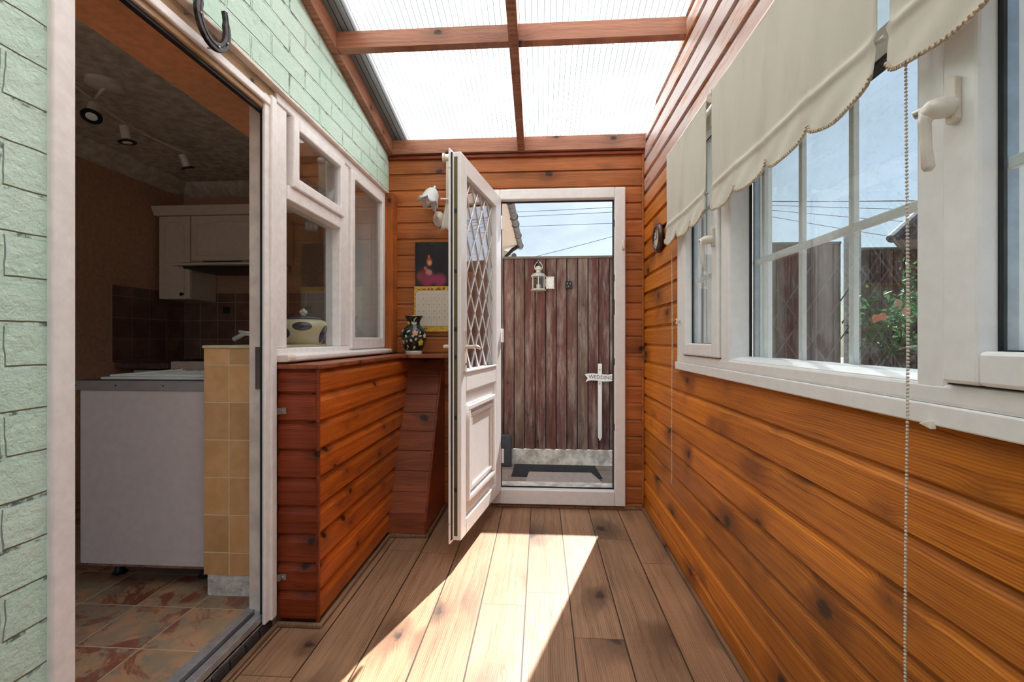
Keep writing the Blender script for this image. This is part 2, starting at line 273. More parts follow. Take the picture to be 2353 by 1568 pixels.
# ================================================================== geometry helpers
class MB:
    def __init__(s): s.v = []; s.f = []
    def add(s, v, f):
        o = len(s.v); s.v += [tuple(p) for p in v]; s.f += [tuple(i+o for i in q) for q in f]; return s
    def box(s, x0, x1, y0, y1, z0, z1):
        x0, x1 = sorted((x0, x1)); y0, y1 = sorted((y0, y1)); z0, z1 = sorted((z0, z1))
        v = [(x, y, z) for x in (x0, x1) for y in (y0, y1) for z in (z0, z1)]
        return s.add(v, [(0, 1, 3, 2), (4, 6, 7, 5), (0, 4, 5, 1), (2, 3, 7, 6), (0, 2, 6, 4), (1, 5, 7, 3)])
    def prism(s, pts, axis, a, b):       # pts in the other two axes (cyclic order), extruded along axis
        n = len(pts); pl = {'X': lambda p, t: (t, p[0], p[1]), 'Y': lambda p, t: (p[0], t, p[1]), 'Z': lambda p, t: (p[0], p[1], t)}[axis]
        v = [pl(p, a) for p in pts]+[pl(p, b) for p in pts]
        return s.add(v, [tuple(range(n)), tuple(range(2*n-1, n-1, -1))]+[(i, (i+1) % n, n+(i+1) % n, n+i) for i in range(n)])
    def tube(s, pts, r, n=8, cap=True):
        pts = [Vector(p) for p in pts]; rs = r if isinstance(r, (list, tuple)) else [r]*len(pts); rings = []; up = None
        for i, p in enumerate(pts):
            d = (pts[min(i+1, len(pts)-1)]-pts[max(i-1, 0)]).normalized()
            if up is None: up = Vector((0, 0, 1)) if abs(d.z) < .9 else Vector((0, 1, 0))
            a = d.cross(up).normalized(); b = a.cross(d).normalized(); up = b
            rings.append([p+(a*cos(2*PI*k/n)+b*sin(2*PI*k/n))*rs[i] for k in range(n)])
        v = [q for r_ in rings for q in r_]; f = []
        for i in range(len(pts)-1):
            for k in range(n): f.append((i*n+k, i*n+(k+1) % n, (i+1)*n+(k+1) % n, (i+1)*n+k))
        if cap: f += [tuple(range(n-1, -1, -1)), tuple((len(pts)-1)*n+k for k in range(n))]
        return s.add(v, f)
    def lathe(s, prof, c=(0, 0, 0), n=32, axis='Z', sx=1, sy=1):
        v = []; f = []
        for r, h in prof:
            for k in range(n):
                a = 2*PI*k/n; x, y = r*cos(a)*sx, r*sin(a)*sy
                p = {'Z': (x, y, h), 'X': (h, x, y), 'Y': (x, h, y)}[axis]; v.append((c[0]+p[0], c[1]+p[1], c[2]+p[2]))
        for i in range(len(prof)-1):
            for k in range(n): f.append((i*n+k, i*n+(k+1) % n, (i+1)*n+(k+1) % n, (i+1)*n+k))
        f += [tuple(range(n-1, -1, -1)), tuple((len(prof)-1)*n+k for k in range(n))]
        return s.add(v, f)
    def ball(s, c, r, n=10, m=6, sc=(1, 1, 1)):
        return s.lathe([(max(1e-4, r*sin(PI*i/m)), -r*cos(PI*i/m)) for i in range(m+1)], (0, 0, 0), n)._last(c, sc, (m+1)*n)
    def _last(s, c, sc, k):
        for i in range(len(s.v)-k, len(s.v)): p = s.v[i]; s.v[i] = (p[0]*sc[0]+c[0], p[1]*sc[1]+c[1], p[2]*sc[2]+c[2])
        return s
    def xf(s, fn): s.v = [tuple(fn(Vector(p))) for p in s.v]; return s

def wloc(o):
    p = Vector((0, 0, 0))
    while o: p += Vector(o.location); o = o.parent
    return p
def obj(name, mb, mat, parent=None, smooth=False, bevel=0, local=False, cuts=None, solid=0):
    me = bpy.data.meshes.new(name); off = wloc(parent) if (parent and not local) else Vector((0, 0, 0))
    me.from_pydata([tuple(Vector(p)-off) for p in mb.v], [], mb.f); bm = bmesh.new(); bm.from_mesh(me)
    for co, no in (cuts or []):
        bmesh.ops.bisect_plane(bm, geom=bm.verts[:]+bm.edges[:]+bm.faces[:], plane_co=co, plane_no=no, clear_outer=True)
    if not solid: bmesh.ops.recalc_face_normals(bm, faces=bm.faces[:])
    bm.to_mesh(me); bm.free(); me.materials.append(mat)
    o = bpy.data.objects.new(name, me); C.objects.link(o); o.parent = parent
    if smooth:
        for p in me.polygons: p.use_smooth = True
        if smooth == 'auto':
            mod = o.modifiers.new('e', 'EDGE_SPLIT'); mod.split_angle = math.radians(40)
    if solid: md = o.modifiers.new('s', 'SOLIDIFY'); md.thickness = solid; md.offset = 0
    if bevel: md = o.modifiers.new('b', 'BEVEL'); md.width = bevel; md.segments = 2; md.limit_method = 'ANGLE'; md.angle_limit = math.radians(40)
    return o
def tag(o, label, cat=None, group=None, kind=None):
    if label: o['label'] = label
    if cat: o['category'] = cat
    if group: o['group'] = group
    if kind: o['kind'] = kind
    return o
def thing(name, label, cat, loc=(0, 0, 0), group=None, kind=None):
    o = bpy.data.objects.new(name, None); C.objects.link(o); o.location = loc; o.empty_display_size = .05
    return tag(o, label, cat, group, kind)
def copytree(root, loc=None, label=None):
    r = root.copy(); C.objects.link(r)
    if loc is not None: r.location = loc
    if label: r['label'] = label
    for ch in root.children:
        c = ch.copy(); C.objects.link(c); c.parent = r
        for g in ch.children:
            d = g.copy(); C.objects.link(d); d.parent = c
    return r
def text_mb(txt, size, fn):
    cu = bpy.data.curves.new('t', 'FONT'); cu.body = txt; cu.size = size; cu.align_x = 'CENTER'; cu.align_y = 'CENTER'; cu.extrude = .0006; cu.resolution_u = 2
    to = bpy.data.objects.new('t', cu); C.objects.link(to); dg = bpy.context.evaluated_depsgraph_get(); me = to.evaluated_get(dg).to_mesh()
    mb = MB(); mb.add([tuple(fn(Vector(v.co))) for v in me.vertices], [tuple(p.vertices) for p in me.polygons])
    to.evaluated_get(dg).to_mesh_clear(); bpy.data.objects.remove(to); bpy.data.curves.remove(cu); return mb

XL, XR, YB, YF = -1.035, .675, 3.023, -1.3
RZ = lambda y: 2.46+.2*(YB-y)         # underside of the roof sheet
SL = Vector((0, .2, 1)).normalized()
def boards(axis, a, b, z0, z1, face, sgn, off, pitch=.11, d=.014, thick=.02, gap=.030):
    """cladding: boards running along axis from a to b, overlapping upward, face plane 'face', room side = sgn"""
    mb = MB(); i0 = math.floor((z0-off)/pitch); zz = off+i0*pitch
    while zz < z1-1e-5:
        lo, hi = max(zz, z0), min(zz+pitch, z1)
        prof = [(0, 0), (0, .004), (0, pitch-gap), (d*.55, pitch-gap*.6), (d, pitch-gap*.25), (d, pitch)]
        pts = []
        for dx, h in prof:
            z = zz+h
            if z < lo: z = lo
            if z > hi: z = hi
            pts.append((face-sgn*dx, z))
        pts += [(face-sgn*thick, hi), (face-sgn*thick, lo)]
        o = []
        for p in pts:
            if not o or (abs(o[-1][0]-p[0])+abs(o[-1][1]-p[1])) > 1e-6: o.append(p)
        if hi-lo > 1e-4: mb.prism(o, axis, a, b) if axis == 'X' else mb.prism(o, 'Y', a, b)
        zz += pitch
    return mb
def struct(name, mb, mat, label, cat, **kw): return tag(obj(name, mb, mat, **kw), label, cat, kind='structure')

# ================================================================== room shell
mb = MB().box(XL, XR+.02, YF, YB, -.03, 0)
struct('floor', mb, M['laminate'], 'oak laminate planks running towards the white door', 'floor')
# right wall cladding
mb = boards('Y', YF, YB, 0, .99, XR, -1, -.005)
for a, b, z0, z1 in ((2.245, YB, .99, 2.06), (YF, YB, 2.06, 3.4)):
    m2 = boards('Y', a, b, z0, z1, XR, -1, -.005); mb.add(m2.v, m2.f)
struct('wall_right', mb, M['wall_wood'], 'honey stained pine board wall below and around the long window', 'wall', cuts=[((0, YB, 2.47), SL)])
mb = MB().box(XR+.02, .78, YF-.1, YB+.1, -.05, .97).box(XR+.02, .78, 2.26, YB+.1, .97, 2.06).box(XR+.02, .78, YF-.1, YB+.1, 2.075, 3.4)
struct('wall_right_outer', mb, M['render'], 'outer skin of the right wall', 'wall', cuts=[((0, YB, 2.47), SL)])
# back wall cladding
mb = boards('X', XL, -.335, 0, 2.36, YB, -1, .045).v
mb = MB()
def bx(a, b, z0, z1):
    m_ = MB(); pitch = .11; off = .045; zz = off+math.floor((z0-off)/pitch)*pitch
    while zz < z1-1e-5:
        lo, hi = max(zz, z0), min(zz+pitch, z1); o = []
        for dx, h in [(0, 0), (0, .088), (.005, .098), (.009, .104), (.009, .11)]:
            p = (YB+dx, min(max(zz+h, lo), hi))
            if not o or abs(o[-1][1]-p[1]) > 1e-6 or abs(o[-1][0]-p[0]) > 1e-6: o.append(p)
        o += [(YB+.022, hi), (YB+.022, lo)]
        if hi-lo > 1e-4: m_.prism(o, 'X', a, b)
        zz += pitch
    return m_
for q in ((XL-.02, -.33, 0, 2.40), (.545, XR+.02, 0, 2.40), (-.33, .545, 2.108, 2.40), (-.33, .545, 0, .03)):
    m2 = bx(*q); mb.add(m2.v, m2.f)
struct('wall_back', mb, M['wall_wood_x'], 'stained pine board wall, coloured redder for shade, around the white garden door', 'wall')
mb = MB().box(XL-.3, -.34, YB+.022, 3.13, -.05, 2.46).box(.555, .78, YB+.022, 3.13, -.05, 2.46).box(-.34, .555, YB+.022, 3.13, 2.12, 2.46).box(-.34, .555, YB+.022, 3.13, -.05, .02)
struct('wall_back_outer', mb, M['render'], 'outer skin of the back wall', 'wall')
# front wall behind the camera, its wide opening added to let in daylight
mb = MB().box(XL-.3, -.95, YF-.12, YF, -.05, 3.4).box(.6, .78, YF-.12, YF, -.05, 3.4).box(-.95, .6, YF-.12, YF, 2.25, 3.4)
struct('wall_front', mb, M['wall_wood_x'], 'pine wall behind the viewer with a wide opening added for daylight', 'wall', cuts=[((0, YB, 2.47), SL)])
# left brick wall
DY0, DY1, HZ = .935, 1.70, 2.085
mb = MB().box(-1.365, XL, YF-.12, .888, -.05, 3.6).box(-1.365, XL, .888, YB+.1, HZ, 3.6)
mb.box(-1.365, XL, 2.93, YB+.1, 0, HZ)
struct('wall_left', mb, M['brick'], 'green painted brick wall of the house', 'wall')
mb = MB().box(-1.355, -1.045, 1.77, 2.93, -.05, 1.075).box(-1.10, -1.045, 1.702, 1.77, -.05, 1.055)
struct('wall_left_low', mb, M['wallpaint'], 'low wall under the kitchen window', 'wall')
# roof sheet
mb = MB(); y0, y1 = YF-.2, YB+.25
mb.prism([(y0, RZ(y0)+.002), (y1, RZ(y1)+.002), (y1, RZ(y1)+.012), (y0, RZ(y0)+.012)], 'X', XL-.02+.03, .86)
struct('ceiling', mb, M['poly'], 'ribbed translucent roof sheeting over the lean-to', 'ceiling')
mb = MB(); mb.prism([(y0, RZ(y0)+.03), (y1, RZ(y1)+.03), (y1, RZ(y1)+.034), (y0, RZ(y0)+.034)], 'X', XL-.1, -.885)
struct('trim_1', mb, M['felt'], 'grey flashing lying along the roof edge by the brick wall', 'flashing')
# roof timbers
def sloped(x0, x1, ya, yb, dz0, dz1):
    m = MB(); m.prism([(ya, RZ(ya)+dz0), (yb, RZ(yb)+dz0), (yb, RZ(yb)+dz1), (ya, RZ(ya)+dz1)], 'X', x0, x1); return m
struct('trim_2', sloped(XL, -.995, YF, YB, -.10, 0), M['beam_y'], 'timber wall plate along the green brick wall', 'beam', bevel=.002)
struct('trim_3', sloped(-.153, -.107, YF, YB-.045, -.102, 0), M['beam_y'], 'central roof rafter running lengthwise', 'beam', bevel=.002)
n = 4
for i, yc in enumerate((2.15, 1.28, .41, -.46)):
    for (x0, x1, w) in ((-.995, -.153, 'left'), (-.107, XR+.005, 'right')):
        z = RZ(yc); mb = MB().box(x0, x1, yc, yc+.048, z-.096, z-.012)
        lab = '%s half of the timber crossbeam %s' % (w, ['nearest the back wall', 'above the kitchen doorway', 'above the viewer', 'behind the viewer'][i])
        struct('trim_%d' % n, mb, M['beam'], lab, 'beam', bevel=.002); n += 1
mb = MB().box(-.995, -.153, YB-.045, YB, 2.362, 2.455).box(-.107, XR+.005, YB-.045, YB, 2.362, 2.455).box(-.153, -.107, YB-.04, YB, 2.362, 2.45)
struct('trim_%d' % n, mb, M['beam'], 'timber plate across the top of the back wall', 'beam', bevel=.002); n += 1
mb = MB().box(-1.035, XR, YB-.022, YB, 2.335, 2.358)
struct('trim_%d' % n, mb, M['box_wood_x'], 'thin dark moulding under the back wall plate', 'moulding', bevel=.004); n += 1
mb = MB().box(XR-.014, XR, YB-.014, YB, .02, 2.35)
struct('trim_%d' % n, mb, M['wall_wood_x'], 'slim corner bead between back and right walls', 'moulding', bevel=.004); n += 1
mb = MB().box(-1.04, -.975, 2.93, YB, 1.032, 2.088)
struct('trim_%d' % n, mb, M['post'], 'upright orange pine board beside the kitchen window', 'moulding', bevel=.002); n += 1
# beading
def qbead(name, mb, lab): return struct(name, mb, M['bead'], lab, 'beading', bevel=.005)
qbead('baseboard_right', MB().box(XR-.016, XR, YF, YB, 0, .018), 'floor beading along the right wall')
qbead('baseboard_back', MB().box(-.6, XR, YB-.016, YB, 0, .018), 'floor beading along the back wall')
qbead('baseboard_left', MB().box(-.862, -.846, 1.705, 2.53, 0, .018).box(-1.03, -.848, 1.695, 1.711, 0, .018), 'floor beading around the boxed ledge')
qbead('baseboard_threshold', MB().box(-1.036, -1.018, .3, 1.70, 0, .014), 'beading along the kitchen step')

# ================================================================== door_1 (garden door)
d1 = thing('door_1', 'white half-glazed garden door with diamond leading, standing open', 'door', (-.262, 2.985, 0), kind='structure')
mb = MB().box(-.335, -.272, 2.99, 3.06, .028, 2.115).box(.482, .55, 2.99, 3.06, .028, 2.115).box(-.272, .482, 2.99, 3.06, 2.045, 2.115).box(-.272, .482, 2.99, 3.06, .028, .125)
obj('frame', mb, M['upvc'], d1, bevel=.006)
mb = MB().box(-.272, -.262, 3.035, 3.05, .125, 2.045).box(.474, .482, 3.035, 3.05, .125, 2.045).box(-.262, .474, 3.035, 3.05, 2.037, 2.045).box(-.262, .474, 3.035, 3.05, .125, .131)
obj('seal', mb, M['dark'], d1)
for z in (.52, .95, 1.28, 1.5, 1.86): obj('strike_plate', MB().box(.4795, .4825, 3.0, 3.016, z, z+(.045 if z != 1.28 else .1)), M['iron'], d1)
leaf = None
mb = MB(); Y0, Y1 = -.048, 0
mb.box(0, .128, Y0, Y1, .118, 2.055).box(.69, .771, Y0, Y1, .118, 2.055).box(.128, .69, Y0, Y1, .118, .20).box(.128, .69, Y0, Y1, .851, .958).box(.128, .69, Y0, Y1, 1.965, 2.055)
mb.box(.128, .69, -.035, -.014, .20, .851)
pf = lambda mb, x0, x1, z0, z1, w, y0, y1: mb.box(x0, x1, y0, y1, z0, z0+w).box(x0, x1, y0, y1, z1-w, z1).box(x0, x0+w, y0, y1, z0+w, z1-w).box(x1-w, x1, y0, y1, z0+w, z1-w)
pf(mb, -.012, .786, .10, 2.072, .10, -.062, -.052)
leaf = obj('leaf', mb, M['upvc'], d1, bevel=.006, local=True); leaf['label'] = 'open white door leaf'
leaf.rotation_euler = (0, 0, math.atan2(-.98464, -.17461))
# raised moulding
def pframe(mb, x0, x1, z0, z1, w, y0, y1):
    return mb.box(x0, x1, y0, y1, z0, z0+w).box(x0, x1, y0, y1, z1-w, z1).box(x0, x0+w, y0, y1, z0+w, z1-w).box(x1-w, x1, y0, y1, z0+w, z1-w)
mb = MB(); pframe(mb, .165, .66, .275, .775, .026, -.014, .006); pframe(mb, .205, .61, .325, .725, .022, -.014, .0)
mb.box(.227, .588, -.014, -.006, .347, .703)
obj('raised_panel', mb, M['upvc'], leaf, bevel=.005, local=True)
obj('glass', MB().box(.128, .69, -.03, -.026, .958, 1.965), M['glass_door'], leaf, local=True)
mb = MB()
def clipseg(x0, z0, x1, z1, X0, X1, Z0, Z1):
    t0, t1 = 0, 1; dx, dz = x1-x0, z1-z0
    for p, q in ((-dx, x0-X0), (dx, X1-x0), (-dz, z0-Z0), (dz, Z1-z0)):
        if abs(p) < 1e-9:
            if q < 0: return None
            continue
        r = q/p
        if p < 0: t0 = max(t0, r)
        else: t1 = min(t1, r)
    return None if t0 >= t1 else (x0+t0*dx, z0+t0*dz, x0+t1*dx, z0+t1*dz)
dw, dh = .14, .205
for k in range(-12, 16):
    for sg in (1, -1):
        xa = .128+k*dw; s_ = clipseg(xa, .958, xa+sg*dw*6, .958+dh*6, .128, .69, .958, 1.965)
        if s_: mb.tube([(s_[0], -.024, s_[1]), (s_[2], -.024, s_[3])], .0036, 5)
obj('lead_lattice', mb, M['lead'], leaf, local=True)
mb = MB(); pframe(mb, .118, .70, .948, 1.975, .012, -.02, .003); obj('glazing_bead', mb, M['upvc'], leaf, bevel=.003, local=True)
obj('lock_strip', MB().box(.771, .7725, -.036, -.018, .14, 2.03), M['olive'], leaf, local=True)
mb = MB().box(.771, .7715, -.0515, -.044, .12, 2.055).box(.0, .78, -.052, -.048, .118, .122); obj('weather_seal', mb, M['dark'], leaf, local=True)
for z in (.36, .72, 1.02, 1.16, 1.45, 1.75): obj('lock_bolt', MB().box(.7722, .7755, -.034, -.021, z, z+.02), M['dark'], leaf, local=True)
mb = MB().box(.705, .735, 0, .009, .955, 1.165); mb.tube([(.72, .008, 1.082), (.72, .05, 1.082)], .010, 10)
mb.tube([(.725, .05, 1.083), (.69, .052, 1.083), (.65, .05, 1.08), (.60, .046, 1.070)], [.010, .010, .009, .006], 10)
h1 = obj('handle', mb, M['ivory'], leaf, bevel=.002, local=True)
obj('keyhole', MB().lathe([(.006, .0095), (.006, .011)], (.72, 0, .995), 12, 'Y'), M['dark'], leaf, local=True)
mb = MB().box(.705, .735, -.071, -.062, .955, 1.165); mb.tube([(.72, -.07, 1.082), (.72, -.105, 1.082)], .010, 10)
mb.tube([(.725, -.105, 1.083), (.69, -.107, 1.083), (.60, -.10, 1.070)], [.010, .010, .006], 10)
obj('handle', mb, M['upvc_warm'], leaf, bevel=.002, local=True)
mb = MB()
for z in (.3, 1.1, 1.85): obj('hinge', MB().tube([(-.012, .006, z), (-.012, .006, z+.09)], .009, 10), M['upvc'], leaf, local=True)

# hook on frame
hk = thing('wall_hook', 'small white hook fixed to the right side of the garden door frame', 'hook', (.53, 2.989, 1.71))
obj('hook', MB().tube([(.535, 2.988, 1.75), (.535, 2.975, 1.75), (.535, 2.972, 1.72), (.535, 2.962, 1.70), (.535, 2.952, 1.715)], .004, 8).box(.528, .542, 2.986, 2.99, 1.70, 1.77), M['ivory'], hk, smooth=True)

# ================================================================== window_1 (timber kitchen window)
w1 = thing('window_1', 'white timber kitchen window with top vent and side casement', 'window', (XL, 1.70, 1.06), kind='structure')
mb = MB().box(-1.11, -1.03, 1.700, 1.778, 1.084, 2.045).box(-1.11, -1.03, 2.268, 2.372, 1.084, 2.045).box(-1.11, -1.03, 2.897, 2.93, 1.084, 2.045)
mb.box(-1.11, -1.03, 1.70, 2.93, 1.055, 1.084).box(-1.11, -1.025, 1.778, 2.268, 1.690, 1.748).box(-1.11, -1.025, 1.70, 2.93, 2.045, 2.085)
obj('frame', mb, M['gloss'], w1, bevel=.005)
def yframe(mb, y0, y1, z0, z1, w, x0, x1, wb=None):
    wb = wb or w
    return mb.box(x0, x1, y0, y0+w, z0, z1).box(x0, x1, y1-w, y1, z0, z1).box(x0, x1, y0+w, y1-w, z0, z0+wb).box(x0, x1, y0+w, y1-w, z1-w, z1)
v = obj('vent_casement', yframe(MB(), 1.800, 2.285, 1.748, 2.04, .045, -1.05, -1.012), M['gloss'], w1, bevel=.006)
obj('pane', MB().box(-1.036, -1.032, 1.845, 2.24, 1.793, 1.995), M['glass'], v)
v.children[0].location = (0, 0, 0)
s2 = obj('side_casement', yframe(MB(), 2.376, 2.895, 1.07, 2.04, .045, -1.05, -1.014, .06), M['gloss'], w1, bevel=.006)
obj('pane', MB().box(-1.036, -1.032, 2.42, 2.85, 1.13, 1.995), M['glass'], s2)
obj('pane', MB().box(-1.075, -1.071, 1.775, 2.27, 1.08, 1.695), M['glass'], w1)
mb = MB().prism([(-1.11, 1.030), (-.985, 1.030), (-.978, 1.036), (-.978, 1.052), (-.985, 1.058), (-1.11, 1.066)], 'Y', 1.755, 2.925)
obj('sill', mb, M['gloss'], w1, bevel=.004)
mb = MB().prism([(-1.09, 1.030), (-.985, 1.030), (-.978, 1.036), (-.978, 1.052), (-.985, 1.060), (-1.09, 1.060)], 'Y', 1.702, 1.755)
o = obj('sill_end', mb, M['oldwhite'], w1, bevel=.008); o['label'] = 'scuffed brownish end block of the sill'
# ================================================================== door_2 (kitchen doorway frame)
d2 = thing('door_2', 'white painted frame of the open kitchen doorway, no leaf hung', 'doorway', (XL, 1.0, .07), kind='structure')
obj('jamb', MB().box(-1.06, -1.022, .886, .934, .0, 2.09), M['gloss'], d2, bevel=.004)
obj('jamb', MB().box(-1.042, -1.028, 1.628, 1.702, .05, 2.045).box(-1.03, -1.018, 1.655, 1.69, .05, 2.05), M['gloss'], d2, bevel=.005)
obj('rebate', MB().box(-1.12, -1.05, 1.672, 1.702, .06, 2.02), M['oldwhite'], d2, bevel=.002)
obj('draught_seal', MB().box(-1.062, -1.042, 1.650, 1.675, .06, 1.995).box(-1.062, -1.045, .93, 1.65, 1.975, 1.995), M['dark'], d2)
mb = MB().box(-1.06, -1.035, .886, 1.702, 1.985, 2.085)
obj('head', mb, M['tanwood'], d2, bevel=.004)
mb = MB().box(-1.036, -1.022, .90, 1.70, 2.005, 2.035); obj('head_bead', mb, M['gloss'], d2, bevel=.005)
mb = MB().box(-1.036, -1.006, .886, 2.95, 2.084, 2.096); obj('drip_mould', mb, M['oldwhite'], d2, bevel=.003)
struct('trim_%d' % n, MB().box(-1.367, -1.062, .60, 2.93, 2.068, 2.084), M['soffit'], 'orange painted soffit over the kitchen doorway', 'soffit'); n += 1
struct('trim_%d' % n, MB().box(-1.365, -1.11, 2.90, 2.93, 1.08, 2.085), M['gloss'], 'white reveals of the kitchen window', 'reveal'); n += 1
mb = MB().box(-1.09, -1.058, 1.664, 1.673, .93, 1.09).box(-1.075, -1.062, 1.655, 1.665, .96, 1.01).box(-1.075, -1.062, 1.655, 1.665, 1.03, 1.06)
tag(obj('door_keep', mb, M['clockwood']), 'rusty brown lock keep on the kitchen door jamb', 'lock keep')
for z, nm in ((.84, 'upper'), (.19, 'lower')):
    mb = MB().box(-1.030, -1.012, 1.697, 1.7135, z-.012, z+.012).box(-1.032, -.995, 1.7095, 1.7125, z-.012, z+.012); mb.ball((-1.006, 1.7085, z), .004, 8, 5)
    tag(obj('bracket', mb, M['steel']), '%s small metal bracket joining door frame to boxed ledge' % nm, 'bracket', 'brackets on the ledge')
# step
st = thing('door_sill', 'aluminium track sill of the kitchen doorway above a step of black bricks', 'door sill', (-1.07, 1.3, 0), kind='structure')
obj('track', MB().box(-1.135, -1.098, .5, 1.70, .06, .082).box(-1.085, -1.052, .5, 1.70, .05, .076).box(-1.052, -1.046, .5, 1.70, .05, .082), M['alu'], st, bevel=.002)
obj('track_gap', MB().box(-1.098, -1.085, .5, 1.70, .05, .066), M['dark'], st)
obj('bedding', MB().box(-1.13, -1.046, .5, 1.70, 0, .058), M['mortar'], st)
y = 1.686
while y > .6:
    L = .073; mb = MB().prism([(-1.046, .004), (-1.037, .006), (-1.034, .018), (-1.035, .036), (-1.041, .045), (-1.046, .046)], 'Y', y-L, y)
    obj('step_brick', mb, M['slab'], st, bevel=.004); y -= .080

# ================================================================== boxed ledge, pedestal, shelf
lg = thing('boxed_ledge', 'low boxed ledge clad in stained pine boards coloured darker red for shade under the kitchen window', 'boxing', (-.95, 1.71, 0), kind='structure')
m1 = MB(); pitch = .111; zz = .02
while zz < 1.0:
    hi = min(zz+pitch, 1.004)
    pr = [(0, zz), (0, zz), (0, hi-.03), (.006, hi-.018), (.013, hi-.006), (.013, hi)]
    o_ = []
    for dx, z in [(.012, zz), (.0, zz+.010), (0, hi-.034), (.008, hi-.020), (.020, hi-.006), (.020, hi)]: o_.append((-.864-dx, z))
    o_ += [(-.90, hi), (-.90, zz)]; m1.prism(o_, 'Y', 1.725, YB)
    zz += pitch
obj('cladding', m1, M['box_wood'], lg)
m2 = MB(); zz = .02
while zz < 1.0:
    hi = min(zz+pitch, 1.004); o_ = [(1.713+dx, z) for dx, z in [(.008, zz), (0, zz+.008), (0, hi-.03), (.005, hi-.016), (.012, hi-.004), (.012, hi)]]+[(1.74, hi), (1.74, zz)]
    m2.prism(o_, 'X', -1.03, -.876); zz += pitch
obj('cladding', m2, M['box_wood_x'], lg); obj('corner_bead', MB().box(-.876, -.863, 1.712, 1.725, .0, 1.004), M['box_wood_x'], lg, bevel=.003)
mb = MB().box(-1.035, -.856, 1.705, 2.80, 1.004, 1.022); obj('top_board', mb, M['shelf'], lg, bevel=.004)
# sloped pedestal with stepped boards
pd = thing('sloped_boxing', 'narrow sloping boarded boxing in the corner beneath the shelf', 'boxing', (-.76, 2.6, 0))
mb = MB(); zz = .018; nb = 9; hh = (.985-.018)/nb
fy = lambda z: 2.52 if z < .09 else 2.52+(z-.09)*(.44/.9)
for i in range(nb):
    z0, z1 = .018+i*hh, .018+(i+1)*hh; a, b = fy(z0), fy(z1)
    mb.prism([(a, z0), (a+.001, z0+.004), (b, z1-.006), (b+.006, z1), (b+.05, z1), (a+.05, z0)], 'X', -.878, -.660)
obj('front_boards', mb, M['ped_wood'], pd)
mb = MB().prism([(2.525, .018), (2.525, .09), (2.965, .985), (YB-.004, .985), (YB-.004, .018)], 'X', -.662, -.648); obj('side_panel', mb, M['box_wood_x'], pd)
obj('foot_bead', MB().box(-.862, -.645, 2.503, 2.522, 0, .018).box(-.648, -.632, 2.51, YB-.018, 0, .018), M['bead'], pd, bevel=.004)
sh = thing('corner_shelf', 'brown stained corner shelf holding the vase', 'shelf', (-.8, 2.85, 1.0))
obj('board', MB().box(-1.03, -.47, 2.74, YB, 1.004, 1.024).box(-1.03, -.856, 2.80, 2.74, 1.004, 1.022), M['shelf'], sh, bevel=.003)

# ================================================================== vase
VX, VY, VZ = -.820, 2.88, 1.024
vs = thing('vase', 'black porcelain vase painted with pink and yellow flowers on the shelf', 'vase', (VX, VY, VZ))
prof = [(.050, 0), (.050, .012), (.055, .03), (.072, .065), (.080, .10), (.082, .13), (.076, .15), (.060, .168), (.044, .182), (.038, .198), (.041, .215), (.050, .232), (.0565, .245)]
obj('body', MB().lathe([(r, z+VZ) for r, z in prof]+[(.050, VZ+.244), (.034, VZ+.2)], (VX, VY, 0), 40), M['vase'], vs, smooth=True)
obj('rim', MB().lathe([(.054, .243+VZ), (.0585, .244+VZ), (.0585, .2475+VZ), (.052, .2475+VZ)], (VX, VY, 0), 40), M['gold'], vs, smooth=True)
obj('foot', MB().lathe([(.051, VZ), (.0525, VZ+.002), (.0515, VZ+.014), (.054, VZ+.022), (.05, VZ+.023)], (VX, VY, 0), 40), M['ivory'], vs, smooth=True)
def vr(z):
    for (r0, z0), (r1, z1) in zip(prof, prof[1:]):
        if z0 <= z <= z1: return r0+(r1-r0)*(z-z0)/(z1-z0)
    return .05
def petal(mb, u, z, a, L, w):    # u = angle round the vase (0 = facing the viewer), a = direction
    vv = []
    for k in range(10):
        t = 2*PI*k/10; du = (cos(t)*L+L)*cos(a)-sin(t)*w*sin(a); dz = (cos(t)*L+L)*sin(a)+sin(t)*w*cos(a)
        zz = z+dz; r = vr(max(.001, min(.244, zz)))+.0015; th = u+du/r-PI/2+.28; vv.append((VX+r*cos(th), VY+r*sin(th), VZ+zz))
    mb.add(vv, [tuple(range(10))])
def flower(mb, u, z, R, k=5):
    for i in range(k): petal(mb, u, z, 2*PI*i/k+.4, R*.5, R*.42)
def setp(nm, mat, fl, lf=()):
    for u, z, R in fl: mb = MB(); flower(mb, u, z, R*.8); obj(nm, mb, M[mat], vs, solid=.0012)
    for q in lf: mb = MB(); petal(mb, *q); obj(nm, mb, M[mat], vs, solid=.0012)
setp('painted_flower', 'pink', [(.1, .135, .024), (-1.05, .08, .02), (2.6, .12, .025)])
setp('painted_flower', 'yellow', [(.62, .075, .027), (-.95, .20, .016), (3.3, .09, .025)])
setp('painted_flower', 'ivory', [(.95, .118, .020), (-1.2, .15, .013)])
setp('painted_leaf', 'palegreen', [], [(.0, .19, 2.3, .012, .007), (.05, .19, .8, .011, .006), (.05, .20, 1.6, .014, .003), (.1, .222, .9, .009, .003), (-.6, .14, .5, .013, .006), (-.65, .125, -1.4, .010, .008), (.0, .112, 2.5, .009, .007), (.2, .105, -2, .009, .007), (.35, .115, .2, .012, .006), (-.15, .08, 2.2, .011, .007), (.1, .055, -1.9, .011, .007), (-.6, .075, 1.5, .009, .005), (-.65, .06, -1.2, .009, .006), (.45, .13, 1.0, .01, .004), (-.75, .04, -1.2, .005, .004)])

